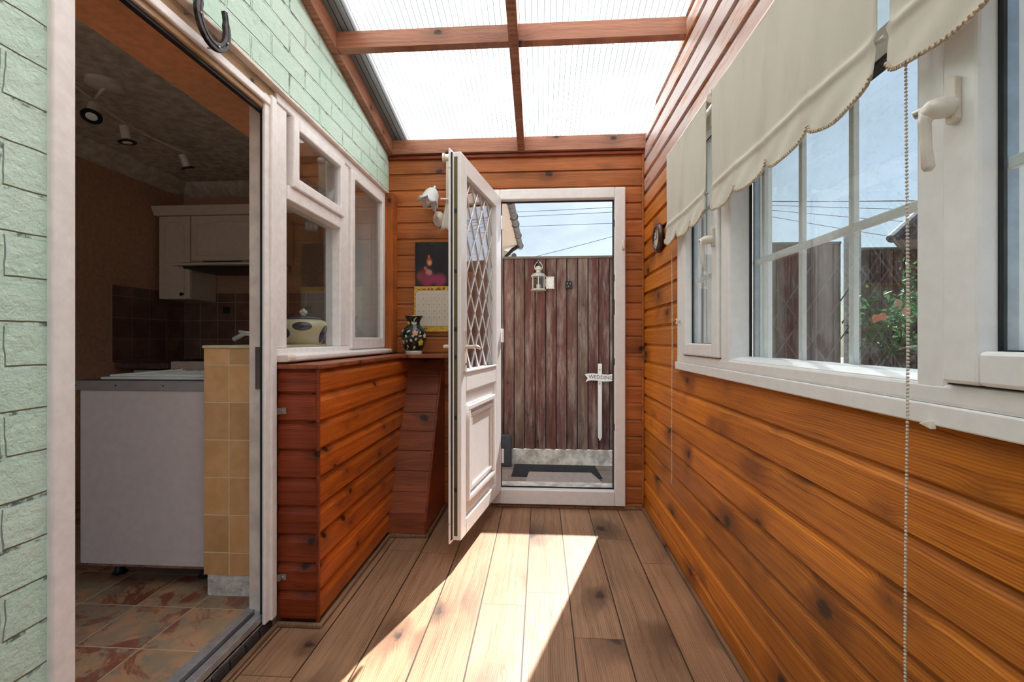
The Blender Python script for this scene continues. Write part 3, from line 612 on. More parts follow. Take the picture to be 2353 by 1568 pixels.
# ================================================================== calendar
cl = thing('calendar', 'wall calendar with dark candle and roses picture over a yellow month page', 'calendar', (-.70, 3.012, 1.17))
obj('picture_page', MB().box(-.848, -.50, 3.012, 3.016, 1.476, 1.775), None or (lambda: None)() or M['black'], cl)
t = NT('candle and roses print'); c = t.coord()
def blob(x, z, r, asp=1): 
    dx = t.math('SUBTRACT', c['X'], x); dz = t.math('MULTIPLY', t.math('SUBTRACT', c['Z'], z), asp)
    return t.rng(t.math('SQRT', t.math('ADD', t.math('POWER', dx, 2.0), t.math('POWER', dz, 2.0))), r, r*.35)
col = t.mix(blob(-.085, .37, .10, .9), (.006, .006, .008), (.030, .022, .03))
for (x, z, r, asp, k) in ((-.085, .37, .055, .8, (.20, .03, .05)), (-.062, .345, .05, 1, (.30, .02, .07)), (-.035, .36, .045, 1, (.25, .03, .09)), (-.115, .375, .032, .8, (.22, .05, .05)), (.02, .35, .06, 1, (.28, .03, .08)),
                          (-.062, .405, .022, .8, (.50, .18, .13)), (-.078, .43, .016, .9, (.40, .12, .07)), (-.048, .40, .02, .8, (.5, .2, .18)), (-.052, .475, .028, .8, (.30, .09, .04)), (-.05, .465, .020, .8, (.75, .30, .12)), (-.055, .505, .010, .5, (.55, .10, .06))):
    col = t.mix(blob(x+.0, z, r, asp), col, k)
t.bsdf(col, .3); cl.children[0].data.materials[0] = t.m
obj('month_page', MB().box(-.856, -.50, 3.011, 3.017, 1.172, 1.478), plain('yellow calendar border', (.60, .37, .035), .5, var=.3, nscale=60), cl)
obj('date_sheet', MB().box(-.843, -.50, 3.0095, 3.0115, 1.21, 1.447), plain('cream paper', (.62, .56, .46), .6, var=.03), cl)
mb = MB()
for i in range(5): mb.box(-.84, -.50, 3.009, 3.0096, 1.21+.0425*(i+1)-.0003, 1.21+.0425*(i+1)+.0005)
for i in range(10): mb.box(-.808+.036*i-.0003, -.808+.036*i+.0003, 3.009, 3.0096, 1.21, 1.41)
obj('grid_lines', mb, plain('grey rule', (.35, .32, .30), .7), cl)
mb = MB(); dday = 0
for r in range(4):
    for q in range(9):
        if r == 3 and q == 0: continue
        dday += 1; m_ = text_mb(str(r*7+min(q, 6)+1), .010, lambda p, r=r, q=q: Vector((-.826+.036*q+p.x, 3.0088-p.z, 1.405-.0425*r-.01+p.y))); mb.add(m_.v, m_.f)
m_ = text_mb('JULY', .010, lambda p: Vector((-.832+p.x, 3.0088-p.z, 1.440+p.y))); mb.add(m_.v, m_.f)
obj('date_numbers', mb, M['ink'], cl)
mb = MB()
for x in (-.83, -.80, -.79, -.765, -.74, -.71, -.695, -.685, -.66): mb.box(x, x+.014, 3.0103, 3.011, 1.452+random.random()*.004, 1.458+random.random()*.012)
for x in (-.805, -.79, -.775): mb.box(x, x+.010, 3.0103, 3.011, 1.188, 1.197)
obj('decorated_heading', mb, plain('brown print', (.18, .05, .02), .6), cl)
obj('pin', MB().ball((-.733, 3.009, 1.765), .004, 8, 5), M['steel'], cl)

# ================================================================== wall lamp
wlm = thing('wall_lamp', 'white tulip glass wall lamp with bare energy saving bulb on the back wall', 'wall lamp', (-.69, 3.02, 1.92))
ax = Vector((-.35, -.25, -1)).normalized(); tip = Vector((-.700, 2.93, 2.105)); e1 = ax.cross(Vector((0, 1, 0))).normalized(); e2 = ax.cross(e1)
mb = MB(); N = 60; rows = []
pr = [(.016, 0), (.032, .012), (.045, .035), (.052, .065), (.060, .095), (.072, .118)]
for j, (r, h) in enumerate(pr):
    row = []
    for k in range(N):
        a = 2*PI*k/N; lob = abs(cos(a*3)); hh = h if j < 4 else h-(1-lob)*(.012 if j == 4 else .035); rr = r if j < 4 else r-(1-lob)*.008
        row.append(tip+ax*hh+(e1*cos(a)+e2*sin(a))*rr)
    rows.append(row)
mb.add([p for r_ in rows for p in r_], [(j*N+k, j*N+(k+1) % N, (j+1)*N+(k+1) % N, (j+1)*N+k) for j in range(len(pr)-1) for k in range(N)])
t = NT('frosted white glass'); pb = t.bsdf((.80, .80, .80), .35, None); tl = t.n.new('ShaderNodeBsdfTranslucent'); tl.inputs[0].default_value = (.8, .8, .8, 1); mx = t.n.new('ShaderNodeMixShader'); mx.inputs[0].default_value = .35
t.l.new(pb, mx.inputs[1]); t.l.new(tl.outputs[0], mx.inputs[2]); t.l.new(mx.outputs[0], t.out.inputs[0])
obj('shade', mb, t.m, wlm, smooth=True, solid=.003)
mb = MB().tube([tip-ax*.022, tip-ax*.018, tip, tip+ax*.004], [.008, .013, .015, .019], 14); obj('cap', mb, M['steel'], wlm, smooth=True)
mb = MB(); b0 = tip+ax*.03
for s1 in (-1, 1):
    for s2_ in (-1, 1):
        base = b0+e1*s1*.009+e2*s2_*.007; mb.tube([base, base+ax*.068], .0055, 8)
for s2_ in (-1, 1):
    base = b0+e2*s2_*.007+ax*.068; mb.tube([base-e1*.009, base-e1*.006+ax*.007, base+ax*.009, base+e1*.006+ax*.007, base+e1*.009], .0055, 8)
mb.tube([b0-ax*.02, b0], .014, 12); obj('bulb', mb, M['bulb'], wlm, smooth=True)
mb = MB().lathe([(.001, YB), (.040, YB), (.040, YB-.008), (.030, YB-.016), (.022, YB-.018), (.018, YB-.028), (.008, YB-.034), (.001, YB-.034)], (-.688, 0, 1.93), 32, 'Y', 1, 1.35); obj('backplate', mb, M['ivory'], wlm, smooth=True)
mb = MB().tube([(-.688, YB-.03, 1.93), (-.688, YB-.07, 1.925), (-.69, YB-.10, 1.96), (-.694, YB-.105, 2.03), tip-ax*.01], .006, 10); obj('arm', mb, M['ivory'], wlm, smooth=True)

# ================================================================== blinds
def blind(name, y0, y1, label, chain=None, zt=2.03, zb=1.615, x=.625, seed=0, nl=4):
    b = thing(name, label, 'roller blind', (x, (y0+y1)/2, zt), 'cream roller blinds on the long window')
    rnd = random.Random(seed); L = y1-y0; ph = rnd.random()*6
    nx, nz = max(24, int(L/.012)), 80; mb = MB(); per = L/nl
    def bottom(y):
        tt = ((y-y0)/per) % 1.0; return zb-.038*math.sqrt(max(0, 1-(2*tt-1)**2))
    def xo(y, z):
        f = (zt-z)/(zt-zb); k = .0022*sin(y*16+ph)*f+.002*sin(y*7+ph*2+z*3)+.0006*sin(y*50+z*18)
        if z < zb+.065: q = (zb+.065-z)/.1; k += -.009*q+.003*sin(y*26+ph)*q+.002*sin(y*45+z*60)*q
        k -= .0065*math.exp(-((z-zb-.062)/.009)**2)
        return x+k
    vs_ = []
    for j in range(nz+1):
        for i in range(nx+1):
            y = y0+L*i/nx; zb_ = bottom(y); sag = .0 
            z = zt+(zb_-zt)*(j/nz)
            vs_.append((xo(y, z), y, z))
    fs = [(j*(nx+1)+i, j*(nx+1)+i+1, (j+1)*(nx+1)+i+1, (j+1)*(nx+1)+i) for j in range(nz) for i in range(nx)]
    obj('fabric', MB().add(vs_, fs), M['cloth'], b, smooth=True, solid=.0012)
    obj('roller', MB().tube([(x+.014, y0-.005, zt), (x+.014, y1+.005, zt)], .014, 16), M['cupboard'], b, smooth='auto')
    for yy in (y0-.011, y1+.011): obj('end_bracket', MB().lathe([(.001, yy-.004), (.019, yy-.004), (.019, yy+.004), (.001, yy+.004)], (x+.016, 0, zt), 20, 'Y'), M['ivory'], b, smooth='auto')
    zr = zb+.062
    obj('hem_bar', MB().tube([(x+.007, y0-.012, zr), (x+.007, y1+.012, zr)], .0055, 10), M['ivory'], b, smooth='auto')
    mb = MB(); N = int(L/.0035)
    last = None; s_ = 0
    pts = [Vector((0, y0+L*i/(nl*24), 0)) for i in range(nl*24+1)]; pts = [Vector((xo(p.y, bottom(p.y))-.002, p.y, bottom(p.y)-.001)) for p in pts]
    mb.tube(pts, .0032, 6)
    acc = 0; k = 0
    for a, c_ in zip(pts, pts[1:]):
        seg = (c_-a).length; acc += seg
        while acc > .0042:
            acc -= .0042; p = c_-(c_-a).normalized()*acc; mb.ball((p.x-.0022, p.y, p.z+(.0017 if k % 2 else -.0017)), .0028, 6, 4); k += 1
    obj('braid_trim', mb, M['braid'], b, smooth=True)
    if chain:
        yc, zlow = chain; mb = MB(); z = zt; xx = x+.016; step = .0066
        while z > zlow: 
            mb.ball((xx+.001*sin(z*7), yc+(.002*sin(z*4)), z), .0027, 8, 5); z -= step
        z = zt; mb.tube([(xx, yc, zt), (xx, yc, zlow)], .0006, 4)
        o = obj('bead_chain', mb, M['beadplastic'], b, smooth=True)
        obj('chain_arm', MB().box(x+.010, xx+.006, yc-.004, yc+.004, zt-.004, zt+.008), M['ivory'], b)
    return b
blind('roller_blind', 1.762, 2.29, 'far cream scalloped blind on the long window beside the clock', (2.265, .41), seed=1, nl=3)
blind('roller_blind', .885, 1.700, 'middle cream scalloped blind, widest hanging over the barred fixed pane', None, seed=2, nl=4)
blind('roller_blind', .02, .850, 'nearest cream scalloped blind above the window handle, top right corner', (.838, .40), seed=5, nl=4)
# rolled blind on the back wall beside the door
b4 = thing('roller_blind', 'narrow cream blind hanging on the back wall half hidden behind the open door', 'roller blind', (-.53, 2.96, 2.33))
obj('roller', MB().tube([(-.635, 2.975, 2.325), (-.57, 2.975, 2.325)], .026, 20), M['ivory'], b4, smooth='auto')
obj('end_bracket', MB().lathe([(.001, -.650), (.033, -.650), (.033, -.636), (.001, -.636)], (0, 2.975, 2.325), 24, 'X'), M['cream'], b4, smooth='auto')
obj('bracket_arm', MB().box(-.65, -.63, 2.98, YB, 2.31, 2.34), M['ivory'], b4)
mb = MB(); nx, nz = 30, 30; vv = []
for j in range(nz+1):
    for i in range(nx+1):
        x = -.628+.06*i/nx; z = 2.30-.45*j/nz
        if j > 18: x -= .0025*(j-18)*(1-i/nx)
        z -= .012*abs(sin(i/nx*PI*3))*(1 if j == nz else 0); vv.append((x, 2.965-.006*sin(i*.9)*(j/nz)-(.02 if j > 18 else 0)*(j-18)/12, z))
obj('fabric', MB().add(vv, [(j*(nx+1)+i, j*(nx+1)+i+1, (j+1)*(nx+1)+i+1, (j+1)*(nx+1)+i) for j in range(nz) for i in range(nx)]), M['cloth'], b4, smooth=True, solid=.0015)
obj('hem_bar', MB().tube([(-.66, 2.945, 2.045), (-.56, 2.955, 2.04)], .007, 10), M['ivory'], b4, smooth='auto')
obj('loose_thread', MB().tube([(-.67, 2.942, 1.86), (-.675, 2.94, 1.84), (-.668, 2.94, 1.822)], .001, 4).tube([(-.66, 2.942, 1.857), (-.658, 2.94, 1.83)], .001, 4), M['braid'], b4)

# ================================================================== window_2 (long upvc window)
w2 = thing('window_2', 'long white upvc window with barred panes along the right wall', 'window', (.69, 1.2, 1.0), kind='structure')
fx0, fx1 = .660, .735
WY0, WY1, WZ0, WZ1 = -1.2, 2.25, .975, 2.075
mb = MB().box(fx0, fx1, WY0, WY1, WZ0+.035, 1.047).box(fx0+.0006, fx1, 2.15, WY1-.0006, 1.02, 2.03).box(fx0+.0006, fx1, 1.638, 1.715, 1.02, 2.03).box(fx0+.0006, fx1, .782, .844, 1.02, 2.03).box(fx0+.0006, fx1, -.26, -.2, 1.02, 2.03).box(fx0, fx1, WY0, WY0+.07, 1.047, 2.0).box(fx0, fx1, WY0, WY1, 2.0, WZ1)
obj('frame', mb, M['upvc'], w2, bevel=.007)
obj('sill_trim', MB().box(.656, .70, WY0, WY1+.02, WZ0, WZ0+.036), M['upvc'], w2, bevel=.003)
obj('sill_bead', MB().prism([(.664, 1.045), (.7375, 1.045), (.7375, 1.060), (.70, 1.058), (.664, 1.048)], 'Y', .844, 1.638), M['upvc'], w2)
obj('transom', MB().box(.70, .735, .844, 1.638, 1.70, 1.765), M['upvc'], w2, bevel=.004)
obj('transom_seal', MB().box(.698, .73, .844, 1.638, 1.692, 1.70), M['dark'], w2)
for (y0, y1) in ((1.717, 2.148), (-.198, .780)):
    s = obj('sash', yframe(MB(), y0, y1, 1.05, 1.998, .062, .650, .722, .052), M['upvc'], w2, bevel=.006)
    obj('glass', MB().box(.684, .686, y0+.05, y1-.05, 1.09, 1.95).box(.702, .704, y0+.05, y1-.05, 1.09, 1.95), M['glass'], s)
    obj('spacer', yframe(MB(), y0+.058, y1-.058, 1.094, 1.945, .010, .686, .702), M['alu'], s)
    mb = MB(); yframe(mb, y0+.055, y1-.055, 1.094, 1.945, .010, .678, .6835); obj('gasket', mb, M['dark'], s)
    nb = 1 if y1-y0 < .5 else 3; mb = MB()
    for i in range(nb): yy = y0+.062+(y1-y0-.124)*(i+1)/(nb+1); mb.box(.6875, .7005, yy-.009, yy+.009, 1.10, 1.94)
    for zz in ((1.38, 1.66) if nb == 1 else (1.38, 1.66)): mb.box(.6877, .7003, y0+.062, y1-.062, zz-.009, zz+.009)
    obj('glazing_bar', mb, M['upvc'], s, bevel=.002)
    obj('gap_seal', yframe(MB(), y0-.003, y1+.003, 1.047, 2.0, .004, .664, .70), M['dark'], s)
f = obj('fixed_glazing', MB().box(.738, .740, .84, 1.642, 1.05, 2.0).box(.755, .757, .84, 1.642, 1.05, 2.0), M['glass_dirty'], w2)
mb = MB()
for yy in (1.593-.03, 1.366-.02, 1.143-.01): mb.box(.7405, .7545, yy-.009, yy+.009, 1.05, 2.0)
mb.box(.7407, .7543, .844, 1.638, 1.376, 1.396)
obj('glazing_bar', mb, M['upvc'], w2, bevel=.002)
obj('gasket', yframe(MB(), .842, 1.640, 1.046, 2.0, .006, .730, .738), M['dark'], w2)
obj('spacer', yframe(MB(), .850, 1.632, 1.050, 1.994, .010, .740, .755), M['alu'], w2)
mb = MB().box(.735, .79, WY0, WY1, WZ0-.0, 1.02).box(.757, .80, 1.62, 1.70, 1.02, 2.05).box(.757, .80, .80, .86, 1.02, 2.05).box(.757, .80, 2.16, 2.25, 1.02, 2.05); obj('outer_frame', mb, M['upvc'], w2, bevel=.004)
# handles
def whandle(y, z, label):
    h = thing('window_handle', label, 'window handle', (.65, y, z), 'window handles')
    pts = []
    for k in range(24):
        a = 2*PI*k/24; pts.append((y+cos(a)*.0095, z+sin(a)*.0095+(.028 if sin(a) > 0 else -.028)))
    obj('base_plate', MB().prism(pts, 'X', .650, .640), M['ivory'], h, bevel=.002)
    mb = MB().tube([(.642, y, z-.010), (.625, y+.001, z-.010), (.616, y+.004, z-.012), (.613, y+.010, z-.016)], [.0150, .0165, .0155, .013], 14)
    obj('neck', mb, M['ivory'], h, smooth='auto')
    mb = MB().tube([(.613, y+.006, z-.010), (.611, y+.011, z-.03), (.613, y+.010, z-.07), (.615, y+.009, z-.100), (.615, y+.009, z-.106)], [.0125, .0085, .0072, .0088, .005], 12)
    obj('lever', mb, M['ivory'], h, smooth=True)
    mb = MB().tube([(.612, y+.014, z-.008), (.606, y+.024, z-.010)], .0072, 12); obj('lock_barrel', mb, M['steel'], h, smooth='auto')
    return h
hA = whandle(.752, 1.494, 'nearest white window handle with metal lock, below the near blind')
copytree(hA, (.65, 1.748, 1.505), 'farther window handle seen between the two far blinds')
tag(obj('cord_cleat', MB().tube([(.66, 2.20, 1.205), (.648, 2.20, 1.205), (.644, 2.20, 1.218)], [.006, .004, .006], 10).tube([(.648, 2.20, 1.205), (.644, 2.20, 1.192)], [.004, .006], 10), M['ivory'], smooth=True), 'small white cord cleat on the far end of the long window', 'cleat')
tag(obj('curtain_clip', MB().prism([(.795, .970), (.82, .976), (.80, .984)], 'X', .645, .657), M['ivory'], bevel=.002), 'tiny torn white clip under the long window sill', 'clip')

# ================================================================== clock
ck = thing('wall_clock', 'small round dark framed clock on the right wall by the far blind', 'clock', (.66, 2.60, 1.69))
mb = MB().lathe([(.001, .672), (.080, .672), (.083, .660), (.078, .648), (.066, .642), (.060, .648), (.060, .656), (.001, .656)], (0, 2.60, 1.69), 40, 'X'); obj('rim', mb, M['clockwood'], ck, smooth=True)
obj('face', MB().lathe([(.001, .656), (.060, .656), (.060, .652), (.001, .652)], (0, 2.60, 1.69), 40, 'X'), M['clockface'], ck, smooth='auto')
mb = MB().box(.650, .6515, 2.598, 2.602, 1.69, 1.735).box(.650, .6515, 2.60, 2.632, 1.688, 1.692); obj('hand', mb, M['black'], ck)
mb = MB()
for k in range(12): a = k*PI/6; mb.ball((.651, 2.60+.049*sin(a), 1.69+.049*cos(a)), .0035, 6, 4)
obj('hour_mark', mb, M['black'], ck)

# ================================================================== horseshoe
hs = thing('horseshoe', 'old iron horseshoe hung open end up above the kitchen doorway', 'horseshoe', (-1.0, 1.34, 2.08))
pts = []; rs = []
for k in range(33):
    a = PI*(-.18)+PI*1.36*k/32; a2 = a+PI
    yy = 1.312+cos(a2)*.060*(1 if abs(k-16) < 13 else .96); zz = 2.085+sin(a2)*.072
    if sin(a2) > 0: zz = 2.085+sin(a2)*.12
    pts.append(Vector((-.992, yy, zz)))
V = []; F = []; N = len(pts)
for i, p in enumerate(pts):
    dd = (pts[min(i+1, N-1)]-pts[max(i-1, 0)]).normalized(); nrm = Vector((0, -dd.z, dd.y)); w = .0130 if 2 < i < N-3 else .008
    for a, b in ((-1, -.006), (-.25, -.007), (0, -.004), (.25, -.007), (1, -.006), (1, .006), (-1, .006)): V.append(p+nrm*w*a+Vector((-b, 0, 0)))
for i in range(N-1):
    for k in range(7): F.append((i*7+k, i*7+(k+1) % 7, (i+1)*7+(k+1) % 7, (i+1)*7+k))
F += [tuple(range(6, -1, -1)), tuple((N-1)*7+k for k in range(7))]
obj('shoe', MB().add(V, F), M['iron'], hs, bevel=.0015)
for k in (6, 24, 18): p = pts[k]; obj('nail', MB().ball((p.x+.008, p.y, p.z), .004, 8, 5).tube([(p.x, p.y, p.z), (-1.036, p.y, p.z)], .003, 6), M['steel'], hs, smooth=True)

# ================================================================== kitchen
KX, KY, KZ = -2.98, 3.6, 2.40; KF = .08
struct('floor_kitchen', MB().box(KX, -1.13, -.6, KY, KF-.03, KF), M['vinyl'], 'rust and slate patterned kitchen floor tiles', 'floor')
struct('ceiling_kitchen', MB().box(KX, -1.2, -.6, KY, KZ, KZ+.03), M['artex'], 'swirl textured kitchen ceiling', 'ceiling')
struct('wall_kitchen_left', MB().box(KX-.05, KX, -.6, KY, 0, KZ), M['wallpaint'], 'brown painted kitchen side wall', 'wall')
struct('wall_kitchen_back', MB().box(KX, -1.2, KY, KY+.05, 0, KZ), M['wallpaint'], 'far kitchen wall behind the cupboards', 'wall')
struct('wall_kitchen_front', MB().box(KX, -1.365, -.65, -.6, 2.2, KZ).box(KX, -2.9, -.65, -.6, 0, 2.2).box(-1.42, -1.365, -.65, -.6, 0, 2.2), M['wallpaint'], 'near kitchen wall out of view, with a wide opening added for daylight', 'wall')  # unseen wall, mostly opened up to bring daylight into the kitchen
struct('wall_kitchen_return', MB().box(-1.365, -1.30, YB+.1, KY, 0, KZ), M['wallpaint'], 'kitchen wall beyond the window', 'wall')
mb = MB().prism([(KX, KZ), (KX+.10, KZ), (KX+.085, KZ-.02), (KX+.02, KZ-.085), (KX, KZ-.1)], 'Y', -.6, KY)
mb.prism([(KY, KZ), (KY-.10, KZ), (KY-.085, KZ-.02), (KY-.02, KZ-.085), (KY, KZ-.1)], 'X', KX, -1.365)
struct('trim_%d' % n, mb, M['artex'], 'coving round the kitchen ceiling', 'coving'); n += 1
struct('splashback_back', MB().box(KX, -1.365, KY-.008, KY, .96, 1.50), M['brown_tile'], 'dark brown tiled splashback behind the cooker', 'splashback')
struct('splashback_side', MB().box(KX, KX+.008, 2.96, KY-.008, .96, 1.50), M['brown_tile_y'], 'dark brown tiled splashback on the side wall', 'splashback')
mb = MB()
for (x, z) in ((-2.6, 1.36), (-2.28, 1.36), (-1.9, 1.36), (-2.05, 1.3)):
    mb.box(x-.03, x+.03, KY-.0088, KY-.0082, z-.025, z+.03)
tag(obj('tile_motif', mb, plain('dark fruit motif', (.03, .018, .018), .4, var=.5)), 'dark fruit motifs printed on the kitchen wall tiles', 'tile decoration', kind='structure')
# tiled end of the wall
pl = thing('tiled_wall_end', 'mustard tiled end of the low wall between kitchen sink and doorway', 'tiled wall', (-1.26, 1.76, KF), kind='structure')
obj('tiles', MB().box(-1.365, -1.12, 1.752, 1.80, .165, 1.083), M['mustard'], pl, bevel=.002)
obj('plinth', MB().box(-1.352, -1.12, 1.757, 1.80, KF, .165), M['concrete'], pl)
obj('cap', MB().box(-1.370, -1.11, 1.746, 2.93, 1.083, 1.095), M['cream'], pl, bevel=.004)
# cow patterned jar on the window ledge
jr = thing('storage_jar', 'cream pottery jar with navy patches and frilled lid knob behind the kitchen window', 'jar', (-1.19, 2.22, 1.095))
JX, JY, JZ = -1.195, 2.21, 1.095; jp = [(.085, 0), (.098, .03), (.112, .07), (.118, .092), (.108, .112), (.09, .122), (.075, .124)]
obj('body', MB().lathe([(r, z+JZ) for r, z in jp], (JX, JY, 0), 40), M['cream'], jr, smooth=True)
obj('lid', MB().lathe([(.082, JZ+.124), (.08, JZ+.134), (.05, JZ+.142), (.012, JZ+.145)], (JX, JY, 0), 32), M['navy'], jr, smooth=True)
mb = MB()
for k in range(6): a = k*PI/3; mb.ball((JX+.012*cos(a), JY+.012*sin(a), JZ+.158+.006*(k % 2)), .009, 8, 5)
mb.ball((JX, JY, JZ+.150), .012); mb.ball((JX, JY, JZ+.172), .009); obj('knob', mb, M['ivory'], jr, smooth=True)
def jrad(z):
    for (r0, z0), (r1, z1) in zip(jp, jp[1:]):
        if z0 <= z <= z1: return r0+(r1-r0)*(z-z0)/(z1-z0)
    return .1
def patch(th, z, a, b):
    vv = []; mb = MB(); R = 5; K = 20; vv.append((JX+(jrad(z)+.002)*cos(th), JY+(jrad(z)+.002)*sin(th), JZ+z)); ff = []
    for r in range(1, R+1):
        for k in range(K):
            t_ = 2*PI*k/K; zz = min(.121, max(.0, z+b*r/R*sin(t_))); rr = jrad(zz)+.0015; t2 = th+a*r/R*cos(t_)/rr; vv.append((JX+rr*cos(t2), JY+rr*sin(t2), JZ+zz))
    for k in range(K): ff.append((0, 1+k, 1+(k+1) % K))
    for r in range(R-1):
        for k in range(K): ff.append((1+r*K+k, 1+r*K+(k+1) % K, 1+(r+1)*K+(k+1) % K, 1+(r+1)*K+k))
    return mb.add(vv, ff)
th0 = math.atan2(-JY, -JX)
obj('blue_patch', patch(th0-.05, .088, .045, .021), M['navy'], jr, smooth=True, solid=.001); obj('blue_patch', patch(th0-.95, .06, .04, .03), M['navy'], jr, smooth=True, solid=.001); obj('blue_patch', patch(th0+1.05, .05, .03, .045), M['navy'], jr, smooth=True, solid=.001)
# sink unit
su = thing('sink_cabinet', 'white kitchen sink cabinet with chipped end panel on black legs', 'cabinet', (-1.66, 1.8, KF))
obj('end_panel', MB().box(-1.945, -1.375, 1.793, 1.811, .172, .905), M['panel'], su, bevel=.004)
obj('chipped_edge', MB().box(-1.93, -1.38, 1.7945, 1.809, .164, .1725), M['chip'], su)
obj('carcass', MB().box(-1.935, -1.38, 1.811, 3.0, .18, .905), M['panel'], su)
for i in range(2): obj('door', MB().box(-1.955, -1.937, 1.82+.58*i, 2.39+.58*i, .19, .90), M['cupboard'], su, bevel=.003)
for x, y in ((-1.87, 1.90), (-1.47, 1.90), (-1.87, 2.9), (-1.47, 2.9)): obj('leg', MB().lathe([(.026, KF), (.03, KF+.004), (.022, KF+.012), (.018, KF+.02), (.018, .16), (.026, .175)], (x, y, 0), 16), M['black'], su, smooth='auto')
wt = thing('worktop', 'kitchen worktop with grey metal end strip supporting the white sink', 'worktop', (-1.68, 1.8, .92))
obj('board', MB().box(-2.0, -1.37, 1.797, 3.0, .906, .944), M['worktop'], wt)
obj('edge_strip', MB().box(-2.005, -1.37, 1.788, 1.797, .905, .9455), M['strip'], wt, bevel=.001)
for x in (-1.96, -1.78, -1.57): obj('screw', MB().lathe([(.001, 1.787), (.0035, 1.787), (.0035, 1.789), (.001, 1.789)], (x, 0, .926), 10, 'Y'), M['dark'], wt)
sk_ = thing('kitchen_sink', 'white inset sink with drainer on the kitchen worktop', 'sink', (-1.68, 2.3, .945))
mb = MB().box(-1.90, -1.42, 1.835, 2.92, .945, .957); obj('rim', mb, M['porcelain'], sk_, bevel=.006)
mb = MB(); yframe(mb, 1.86, 2.30, .957, .963, .02, -1.88, -1.44)
mb = MB().box(-1.88, -1.44, 1.86, 1.875, .957, .966).box(-1.88, -1.865, 1.875, 2.25, .957, .966).box(-1.46, -1.44, 1.875, 2.25, .957, .966)
for i in range(6): mb.box(-1.82+.06*i, -1.805+.06*i, 1.92, 2.2, .957, .962)
mb.lathe([(.001, .957), (.19, .957), (.20, .964), (.185, .968), (.17, .958), (.001, .957)], (-1.66, 2.6, 0), 32); obj('drainer', mb, M['porcelain'], sk_, bevel=.003)
tp = thing('tap', 'small white lever tap behind the kitchen sink', 'tap', (-1.42, 2.18, .957))
obj('spout', MB().tube([(-1.405, 2.18, .957), (-1.405, 2.18, 1.09), (-1.43, 2.18, 1.14), (-1.48, 2.18, 1.15), (-1.54, 2.18, 1.12)], .012, 12), M['porcelain'], tp, smooth=True)
obj('lever', MB().tube([(-1.405, 2.12, 1.10), (-1.405, 2.12, 1.15), (-1.47, 2.12, 1.158)], .007, 10), M['porcelain'], tp, smooth=True)
# wall units and hood
def cdoor(par, x0, x1, z0, z1, y, knob=None):
    d = obj('door', MB().box(x0, x1, y-.018, y, z0, z1), M['cupboard'], par, bevel=.004)
    mb = MB(); w = .045; a0, a1, b0, b1 = x0+w, x1-w, z0+w, z1-w
    for (p0, p1) in (((a0, b0), (a0, b1-.03)), ((a0, b0), (a1, b0)), ((a1, b0), (a1, b1-.03))): mb.box(min(p0[0], p1[0])-.004, max(p0[0], p1[0])+.004, y-.024, y-.017, min(p0[1], p1[1])-.004, max(p0[1], p1[1])+.004)
    pts = [(a0+(a1-a0)*k/10, y-.0205, b1-.03+.03*sin(PI*k/10)) for k in range(11)]; mb.tube(pts, .0045, 6)
    w = .062; a0, a1, b0, b1 = x0+w, x1-w, z0+w, z1-w-.025
    if a1-a0 > .03: mb.box(a0, a1, y-.022, y-.017, b0, b1)
    obj('raised_panel', mb, M['cupboard'], d, bevel=.002)
    if knob: obj('knob', MB().tube([(knob[0], y-.018, knob[1]), (knob[0], y-.03, knob[1]), (knob[0], y-.04, knob[1])], [.006, .006, .014], 12), M['black'], d, smooth='auto')
wu = thing('wall_cupboard', 'narrow off-white kitchen wall cupboard left of the cooker hood', 'cupboard', (-2.81, 3.45, 1.44), 'kitchen wall cupboards')
obj('carcass', MB().box(-2.945, -2.690, 3.33, KY-.01, 1.43, 2.07), M['cupboard'], wu); cdoor(wu, -2.943, -2.692, 1.432, 2.068, 3.33, (-2.745, 1.465))
wu2 = thing('wall_cupboard', 'wider off-white kitchen wall cupboard above the cooker hood', 'cupboard', (-2.35, 3.45, 1.72), 'kitchen wall cupboards')
obj('carcass', MB().box(-2.686, -2.03, 3.33, KY-.01, 1.72, 2.07), M['cupboard'], wu2); cdoor(wu2, -2.684, -2.032, 1.722, 2.068, 3.33)
mb = MB().prism([(3.30, 2.072), (3.27, 2.14), (3.56, 2.14), (3.56, 2.072)], 'X', -2.975, -1.6)
tag(obj('cornice', mb, M['cupboard'], bevel=.004), 'moulded off-white cornice along the top of the kitchen wall cupboards', 'cornice')
hd = thing('cooker_hood', 'slim pale cooker hood under the wider wall cupboard', 'cooker hood', (-2.36, 3.3, 1.66))
obj('canopy', MB().prism([(3.10, 1.655), (3.10, 1.668), (3.30, 1.715), (KY-.02, 1.715), (KY-.02, 1.655)], 'X', -2.66, -2.06), M['cupboard'], hd, bevel=.003)
obj('filter', MB().box(-2.62, -2.10, 3.16, 3.54, 1.64, 1.656), M['black'], hd)
obj('switch', MB().box(-2.5, -2.2, 3.2, 3.21, 1.6945, 1.699), M['black'], hd)
ckr = thing('cooker', 'white freestanding cooker with dark knobs against the kitchen back wall', 'cooker', (-2.3, 3.3, KF))
obj('body', MB().box(-2.58, -2.02, 3.0, KY-.01, KF, .965), M['cupboard'], ckr, bevel=.005); obj('hob', MB().box(-2.56, -2.04, 3.06, KY-.03, .965, .972), M['hob'], ckr)
mb = MB()
for x, y in ((-2.44, 3.15), (-2.16, 3.15), (-2.44, 3.42), (-2.16, 3.42)): mb.lathe([(.08, .972), (.085, .978), (.05, .98)], (x, y, 0), 20)
mb.box(-2.35, -2.05, 3.1, 3.4, .98, .995); obj('burner', mb, M['hob'], ckr)
for k in range(5): obj('knob', MB().tube([(-2.44+.09*k, 3.0, .89), (-2.44+.09*k, 2.975, .89)], .022, 16), M['black'], ckr, smooth='auto')
